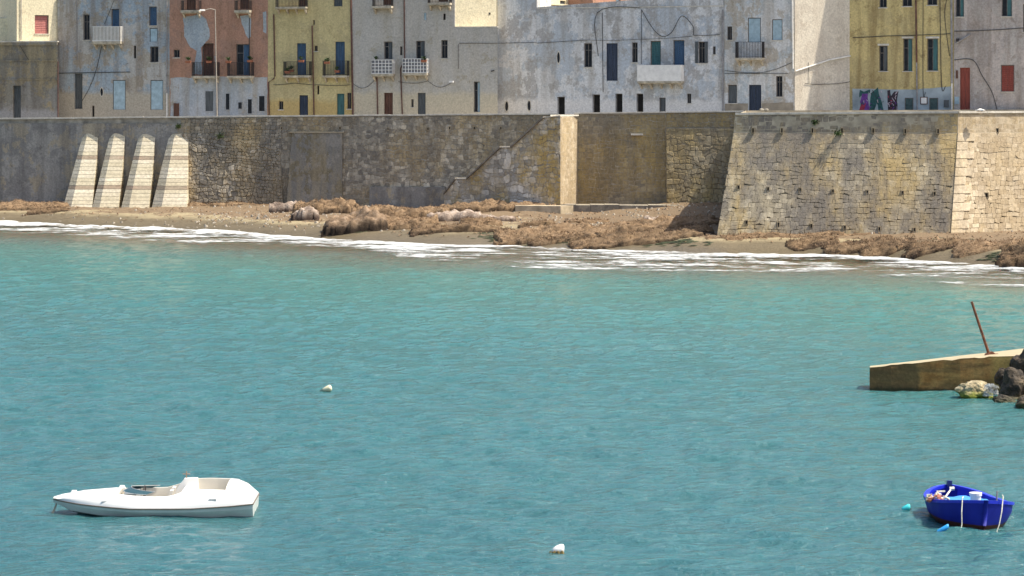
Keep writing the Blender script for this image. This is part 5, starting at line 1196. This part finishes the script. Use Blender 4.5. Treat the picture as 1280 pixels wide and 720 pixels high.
mb.tube([(X_(1) + .008, y * bm_(1), zr(1) + .003) for y in np.linspace(-1, 1, 7)], .016, 6); mb.build('rub_rail', simple('brown_rubber', (.12, .09, .07), .7), root)
# windscreen
wm = M_('tinted_windscreen'); wm.color((.05, .11, .14)).rough(.1, .5); wm.b.inputs['Transmission Weight'].default_value = .15; wm.b.inputs['IOR'].default_value = 1.2
mb = MB(); pts_ = []
for k in range(15):
    a_ = -1.25 + 2.5 * k / 14; y = math.sin(a_) / math.sin(1.25) * .60; x = X_(.345) + (1 - math.cos(a_)) * .95; pts_.append((x, y))
low_ = [(x, y, zc(.36) + .03 - abs(y) * .05) for x, y in pts_]; hi_ = [(x + .20, y * .90, zc(.36) + .13 - abs(y) * .10) for x, y in pts_]
mb.loft([low_, hi_]); ws = mb.build('windscreen', wm.m, root, smooth=True); mb = MB(); mb.tube(hi_, .008, 6); mb.tube(low_, .008, 6); mb.build('windscreen_frame', simple('pale_trim', (.45, .47, .47), .4), ws)
# seats
cush = paint('cream_cushion', (.70, .65, .56), .7, .12)
for (ta_, y0_, y1_) in ((.54, -.42, -.06), (.54, .06, .42)):
    mb = MB(); x = X_(ta_); mb.box(x - .22, x + .2, y0_, y1_, .09, .3); mb.hexa([(x + .14, y0_, .3), (x + .24, y0_, .3), (x + .24, y1_, .3), (x + .14, y1_, .3)], [(x + .22, y0_ + .03, .56), (x + .3, y0_ + .03, .56), (x + .3, y1_ - .03, .56), (x + .22, y1_ - .03, .56)]); mb.build('seat', cush, root)
mb = MB(); x0_, x1_ = X_(.70), X_(.855); mb.box(x0_ + .1, x1_ - .02, -.5, .5, .09, .36); mb.build('rear_bench', cush, root)
mb = MB(); mb.box(X_(.645), X_(.70), -.56, .58, .09, .56); mb.build('divider', gel, root)
mb = MB(); mb.hexa([(X_(.57), .44, .3), (X_(.71), .44, .3), (X_(.71), .70, .3), (X_(.57), .70, .3)], [(X_(.635), .48, .735), (X_(.70), .48, .745), (X_(.70), .66, .745), (X_(.635), .66, .735)]); mb.build('engine_hump', gel, root)
mb = MB(); mb.tube([(X_(.65), .3, .78), (X_(.65), .3, .95)], .014, 6); mb.tube([(X_(.632), .3, .88), (X_(.668), .3, .88)], .012, 6); mb.build('flag_staff', simple('brown_staff', (.35, .2, .12), .6), root)
mb = MB(); x = X_(.40); mb.tube([(x + .27, -.14 + .17 * math.cos(a_), .50 + .15 * math.sin(a_)) for a_ in np.linspace(0, 6.283, 17)], .014, 6); mb.tube([(x + .1, -.14, .47), (x + .27, -.14, .50)], .02, 6); mb.build('steering_wheel', MAT['iron'], root)
mb = MB(); mb.box(X_(.36), X_(.42), -.5, .5, .3, .5); mb.build('dashboard', simple('grey_dash', (.2, .22, .23), .6), root)
for (t, y) in ((.275, -.72), (.805, -.90)):
    zz2 = zr(t) + (zc(t) - zr(t)) * .42; yy2 = -(bm_(t) * .72 + cw_(t) * .28)
    mb = MB(); mb.box(X_(t) - .09, X_(t) + .09, yy2 - .035, yy2 + .05, zz2 - .02, zz2 + .02); mb.build('vent_plate', simple('grey_vent', (.66, .65, .62), .5), root)
for (t, y) in ((.10, 0), (.33, .28)): mb = MB(); mb.hexa([(X_(t) - .09, y - .05, zc(t) + .02), (X_(t) + .09, y - .05, zc(t) + .02), (X_(t) + .09, y + .05, zc(t) + .02), (X_(t) - .09, y + .05, zc(t) + .02)], [(X_(t) - .05, y - .03, zc(t) + .1), (X_(t) + .06, y - .03, zc(t) + .1), (X_(t) + .06, y + .03, zc(t) + .1), (X_(t) - .05, y + .03, zc(t) + .1)]); mb.build('cleat', gel, root)
mb = MB(); mb.tube([(X_(.02), -.06, .27), (X_(.012), -.1, .12), (X_(0) + .0, -.16, -.02), (X_(0) - .06, -.26, -.2)], [.016, .022, .03, .03], 6); mb.build('mooring_rope', simple('grey_rope', (.38, .36, .27), .9, .3, 20), root)

# ------------------------------------------------------------------ blue rowing boat
bl = paint('navy_blue_paint', (.012, .012, .30), .35, .25); bl2 = paint('bright_blue_paint', (.015, .03, .55), .35, .15); bl3 = paint('light_blue_paint', (.05, .27, .68), .5, .12); red = simple('red_antifouling', (.12, .03, .02), .7, .3, 3)
root = empty('rowing_boat', (PX(1207, 65.0), 65.0, -.04), math.atan2(-3.3, .30), label='blue wooden rowing boat with ropes hanging over its bow', cat='rowing boat')
root.rotation_euler = (R(-2.5), R(0), math.atan2(-3.3, .30))
LB2 = 3.5; T2 = np.linspace(0, 1, 29)                           # 0 stern, 1 bow (local +x)
def b2f(t): return .98 * lerpf(t, [0, .03, .08, .17, .28, .42, .6, .75, .86, .93, .975, 1], [.06, .25, .46, .70, .87, .97, 1.0, .94, .78, .58, .32, .04])
def s2f(t): return lerpf(t, [0, .3, .55, .8, 1], [.60, .47, .49, .60, .72])
X2 = lambda t: -LB2 / 2 + LB2 * t
def ring2(t, inn=0):
    b = max(b2f(t) - inn, .01); z_ = s2f(t) - (.0 if not inn else .02); kz = lerpf(t, [0, .2, .8, .93, 1], [-.12, -.2, -.2, -.12, .0]) + (.22 if inn else 0); k2 = lerpf(t, [0, .7, 1], [1, 1, .75]); xo = lerpf(t, [0, .9, 1], [0, 0, 1])
    pr = [(1.0, 1.0), (.975, .72), (.90, .45), (.78, .24), (.48, .07), (0, 0)]
    side = [(X2(t) - xo * .10 * (1 - f), b * w * (k2 if f < .5 else 1), kz + (z_ - kz) * f) for w, f in pr]
    return [(x, -y, z2) for x, y, z2 in side] + side[-2::-1]
mb = MB(); rs_ = [ring2(t) for t in T2]
paintsplit = []
mb.loft(rs_); mb.add(rs_[0], [tuple(range(11))])
hm = M_('blue_hull_paint'); tcn = hm.n('ShaderNodeTexCoord'); sp = hm.n('ShaderNodeSeparateXYZ'); hm.l(tcn.outputs['Object'], sp.inputs[0])
zz3 = hm.math('ADD', sp.outputs[2], hm.math('MULTIPLY', hm.noise(2, 4), .06)); f_ = hm.noise(2.5, 6)
hm.color(hm.mix(hm.mrange(zz3, .15, .17, 1, 0), hm.mix(f_, (.008, .012, .20), (.012, .022, .36)), hm.mix(hm.noise(4, 4), (.05, .016, .012), (.11, .035, .022)))).rough(.6, .3)
hm.bump(hm.noise(5, 4), .2, .02)
mb.build('hull', hm.m, root, smooth=True)
mb = MB(); ri = [ring2(t, .06) for t in T2[1:-1]]; mb.loft([r_[::-1] for r_ in ri]); mb.build('inner_hull', bl2, root, smooth=True)
mb = MB()
for sgn in (-1, 1):
    rr = []
    for t in T2:
        b = b2f(t); z_ = s2f(t); rr.append([(X2(t), sgn * (b + .035), z_ - .05), (X2(t), sgn * (b + .035), z_ + .025), (X2(t), sgn * max(b - .10, 0.0), z_ + .03), (X2(t), sgn * max(b - .10, 0.0), z_ - .05)])
    mb.loft(rr, closed=True, caps=True)
mb.build('gunwale', bl2, root)
mb = MB(); mb.add([(X2(t), sg * (b2f(t) - .07) * .72, .24) for t in (.2, .4, .6, .72) for sg in (-1, 1)], [(0, 1, 3, 2), (2, 3, 5, 4), (4, 5, 7, 6)]); mb.build('floor_boards', bl3, root)
for t in (.30, .58):
    mb = MB(); mb.box(X2(t) - .14, X2(t) + .14, -b2f(t) + .08, b2f(t) - .08, .36, .40); mb.build('thwart', bl3, root)
mb = MB(); tt = [.74, .8, .86, .92, .97]; mb.loft([[(X2(t), -max(b2f(t) - .09, .01), s2f(t) + .0), (X2(t), 0, s2f(t) + .03), (X2(t), max(b2f(t) - .09, .01), s2f(t) + .0)] for t in tt]); mb.build('foredeck', bl, root)
mb = MB(); mb.tube([(X2(1) - .0, 0, s2f(1) + .03), (X2(1) + .01, 0, .45), (X2(1) - .06, 0, .15), (X2(1) - .16, 0, -.1)], [.05, .05, .055, .06], 8); mb.build('stem', hm.m, root, smooth=True)
mb = MB(); mb.box(X2(.02) - .05, X2(.02) + .05, -.06, .06, s2f(0) - .02, s2f(0) + .13); mb.build('stern_post', paint('dark_blue_post', (.01, .02, .14), .4), root)
mb = MB(); mb.tube([(X2(.80), .46, s2f(.8)), (X2(.80), .46, s2f(.8) + .28)], .02, 6); mb.build('thole_pin', simple('grey_iron', (.3, .28, .27), .6), root)
rope = simple('white_rope', (.70, .66, .55), .85, .2, 20)
wp = lambda px, py, Y: root.matrix_basis.inverted() @ P(px, py, Y)
mb = MB(); mb.tube([wp(1204, 621, 63.75), wp(1203, 622.5, 63.38), wp(1202, 640, 63.25), wp(1202.3, 655, 63.2), wp(1200, 672, 63.1)], .014, 6); mb.build('rope', rope, root)
mb = MB(); mb.tube([wp(1253, 619, 63.6), wp(1254, 620.5, 63.3), wp(1252, 640, 63.1), wp(1249, 656, 63.0), wp(1242.5, 674, 62.9)], .014, 6); mb.build('rope', rope, root)
mb = MB(); mb.tube([wp(1188, 612.5, 66.0), wp(1184, 618, 65.5), wp(1180, 624, 65.0)], .022, 6); mb.tube([wp(1187, 611, 66.3), wp(1193, 610.5, 66.3)], .05, 6); mb.build('rope', rope, root)
# things lying in it
RM = root.matrix_basis
def in_boat(x, y, z_): return RM @ Vector((x, y, z_))
def lathe(prof, n=16):
    mb = MB(); mb.loft([[(r_ * math.cos(2 * math.pi * k / n), r_ * math.sin(2 * math.pi * k / n), z_) for k in range(n)] for r_, z_ in prof], closed=True, caps=True); return mb
c = P(1219.5, 623.5, 64.75)
e = empty('bucket', (c.x, c.y, c.z), label='white plastic bucket lying in the blue rowing boat', cat='bucket'); lathe([(.115, -.14), (.14, .08), (.155, .085), (.155, .12)]).build('pail', MAT['white'], e, smooth=False); lathe([(.158, .121), (.158, .15), (.13, .155)]).build('lid', MAT['white'], e)
r = random.Random(5); c = RM @ Vector((.42, -.84, .60)); e = empty('fishing_net', c, label='heap of white and pink netting on the rowing boat gunwale', cat='net')
for nm, mt, k0 in (('cord', rope, 0), ('pink_cord', simple('pink_cord', (.5, .2, .13), .9, .3), 1)):
    mb = MB()
    for i in range(9 if k0 == 0 else 5):
        p = Vector((r.uniform(-.1, .1), r.uniform(-.08, .08), r.uniform(-.04, .02))); pts_ = []
        for k in range(14):
            p = p + Vector((r.uniform(-.09, .09), r.uniform(-.07, .07), r.uniform(-.04, .045))); p = Vector((max(-.27, min(.27, p.x)), max(-.15, min(.15, p.y)), max(-.1, min(.12, p.z)))); pts_.append(p)
        mb.tube(pts_, .022, 5)
    mb.build(nm, mt, e)
tp = MB(); n_ = 14
for_rows = []
for j in range(8):
    rr = []
    for i in range(n_):
        x = -.95 + 1.4 * i / (n_ - 1); y = (-.9 + 1.8 * j / 7) * (b2f((x + LB2 / 2) / LB2) * .9 - .1); rr.append((x, y, .405 + .06 * mnoise.noise((x * 3, y * 3, 1)) + .03))
    for_rows.append(rr)
tp.loft(for_rows); o = tp.build('tarpaulin', bl3, smooth=True); o.matrix_basis = RM.copy(); tag(o, 'light blue tarpaulin spread inside the blue rowing boat', 'tarpaulin')

# ------------------------------------------------------------------ floats
def float_at(name, px, py, label, cat, build):
    Y = PW(px, py); e = empty(name, (PX(px, Y), Y, 0), label=label, cat=cat); build(e); return e
def f1(e):
    m1 = simple('cream_buoy', (.72, .66, .46), .6, .15, 5); mb = MB(); mb.loft([[(x, r_ * math.cos(a), .07 + r_ * .9 * math.sin(a)) for a in np.linspace(0, 2 * math.pi, 13)[:-1]] for x, r_ in ((-.17, .03), (-.12, .06), (-.02, .1), (.09, .13), (.15, .12), (.18, .06))], closed=True, caps=True); o = mb.build('float', m1, e, smooth=True); o.rotation_euler = (0, R(-14), 0)
    mb = MB(); mb.tube([(-.16, 0, .06), (-.22, -.02, .03), (-.28, -.05, -.05)], .022, 6); mb.build('eye', MAT['iron'], e)
float_at('mooring_buoy', 409, 488.5, 'small cream teardrop buoy floating alone off the speedboat', 'buoy', f1)
def f2(e):
    mb = MB(); mb.loft([[(x, r_ * math.cos(a), .06 + x * .25 + r_ * .85 * math.sin(a)) for a in np.linspace(0, 2 * math.pi, 13)[:-1]] for x, r_ in ((-.13, .04), (-.10, .09), (-.03, .13), (.08, .14), (.13, .12), (.15, .07))], closed=True, caps=True); mb.build('float', MAT['white'], e, smooth=True)
    mw = simple('fouled_weed', (.20, .14, .04), .8, .5, 14); r = random.Random(2); mb = MB()
    for i in range(26):
        c = Vector((r.uniform(-.2, .12), r.uniform(-.16, -.02), r.uniform(-.03, .04))); s_ = r.uniform(.02, .045)
        mb.hexa([(c.x + s_ * math.cos(k) * 1.4, c.y + s_ * math.sin(k), c.z - s_) for k in range(6)], [(c.x + .5 * s_ * math.cos(k), c.y + .5 * s_ * math.sin(k), c.z + s_) for k in range(6)])
    mb.build('growth', mw, e)
float_at('jug_float', 697, 691, 'white plastic jug float with brown growth', 'float', f2)
def f3(e):
    m3 = paint('turquoise_plastic', (.05, .58, .62), .4, .08); mb = MB(); mb.loft([[(x, r_ * math.cos(a), .05 + x * .3 + r_ * math.sin(a)) for a in np.linspace(0, 2 * math.pi, 13)[:-1]] for x, r_ in ((-.11, .03), (-.08, .06), (0, .085), (.06, .095), (.1, .08), (.115, .04))], closed=True, caps=True); mb.build('float', m3, e, smooth=True)
    mb = MB(); mb.tube([(.1, 0, .07), (.13, .01, .05), (.15, .02, -.03)], .012, 5); mb.build('line', MAT['iron'], e)
float_at('turquoise_buoy', 1132, 638, 'turquoise pear shaped buoy beside the blue rowing boat', 'buoy', f3)
def f4(e):
    m4 = paint('blue_bottle_plastic', (.03, .33, .75), .35, .1); mb = MB(); mb.loft([[(x, r_ * math.cos(a), .06 + x * .55 + r_ * math.sin(a)) for a in np.linspace(0, 2 * math.pi, 13)[:-1]] for x, r_ in ((-.17, .03), (-.14, .035), (-.11, .06), (.1, .068), (.14, .055), (.15, .02))], closed=True, caps=True); mb.build('bottle', m4, e, smooth=True)
    mb = MB(); mb.tube([(-.165, 0, -.03), (-.2, 0, -.05)], .03, 8); mb.build('cap', MAT['wood_green'], e)
float_at('bottle_float', 1178, 665, 'blue plastic bottle float tilted in the water by the rowing boat', 'float', f4)
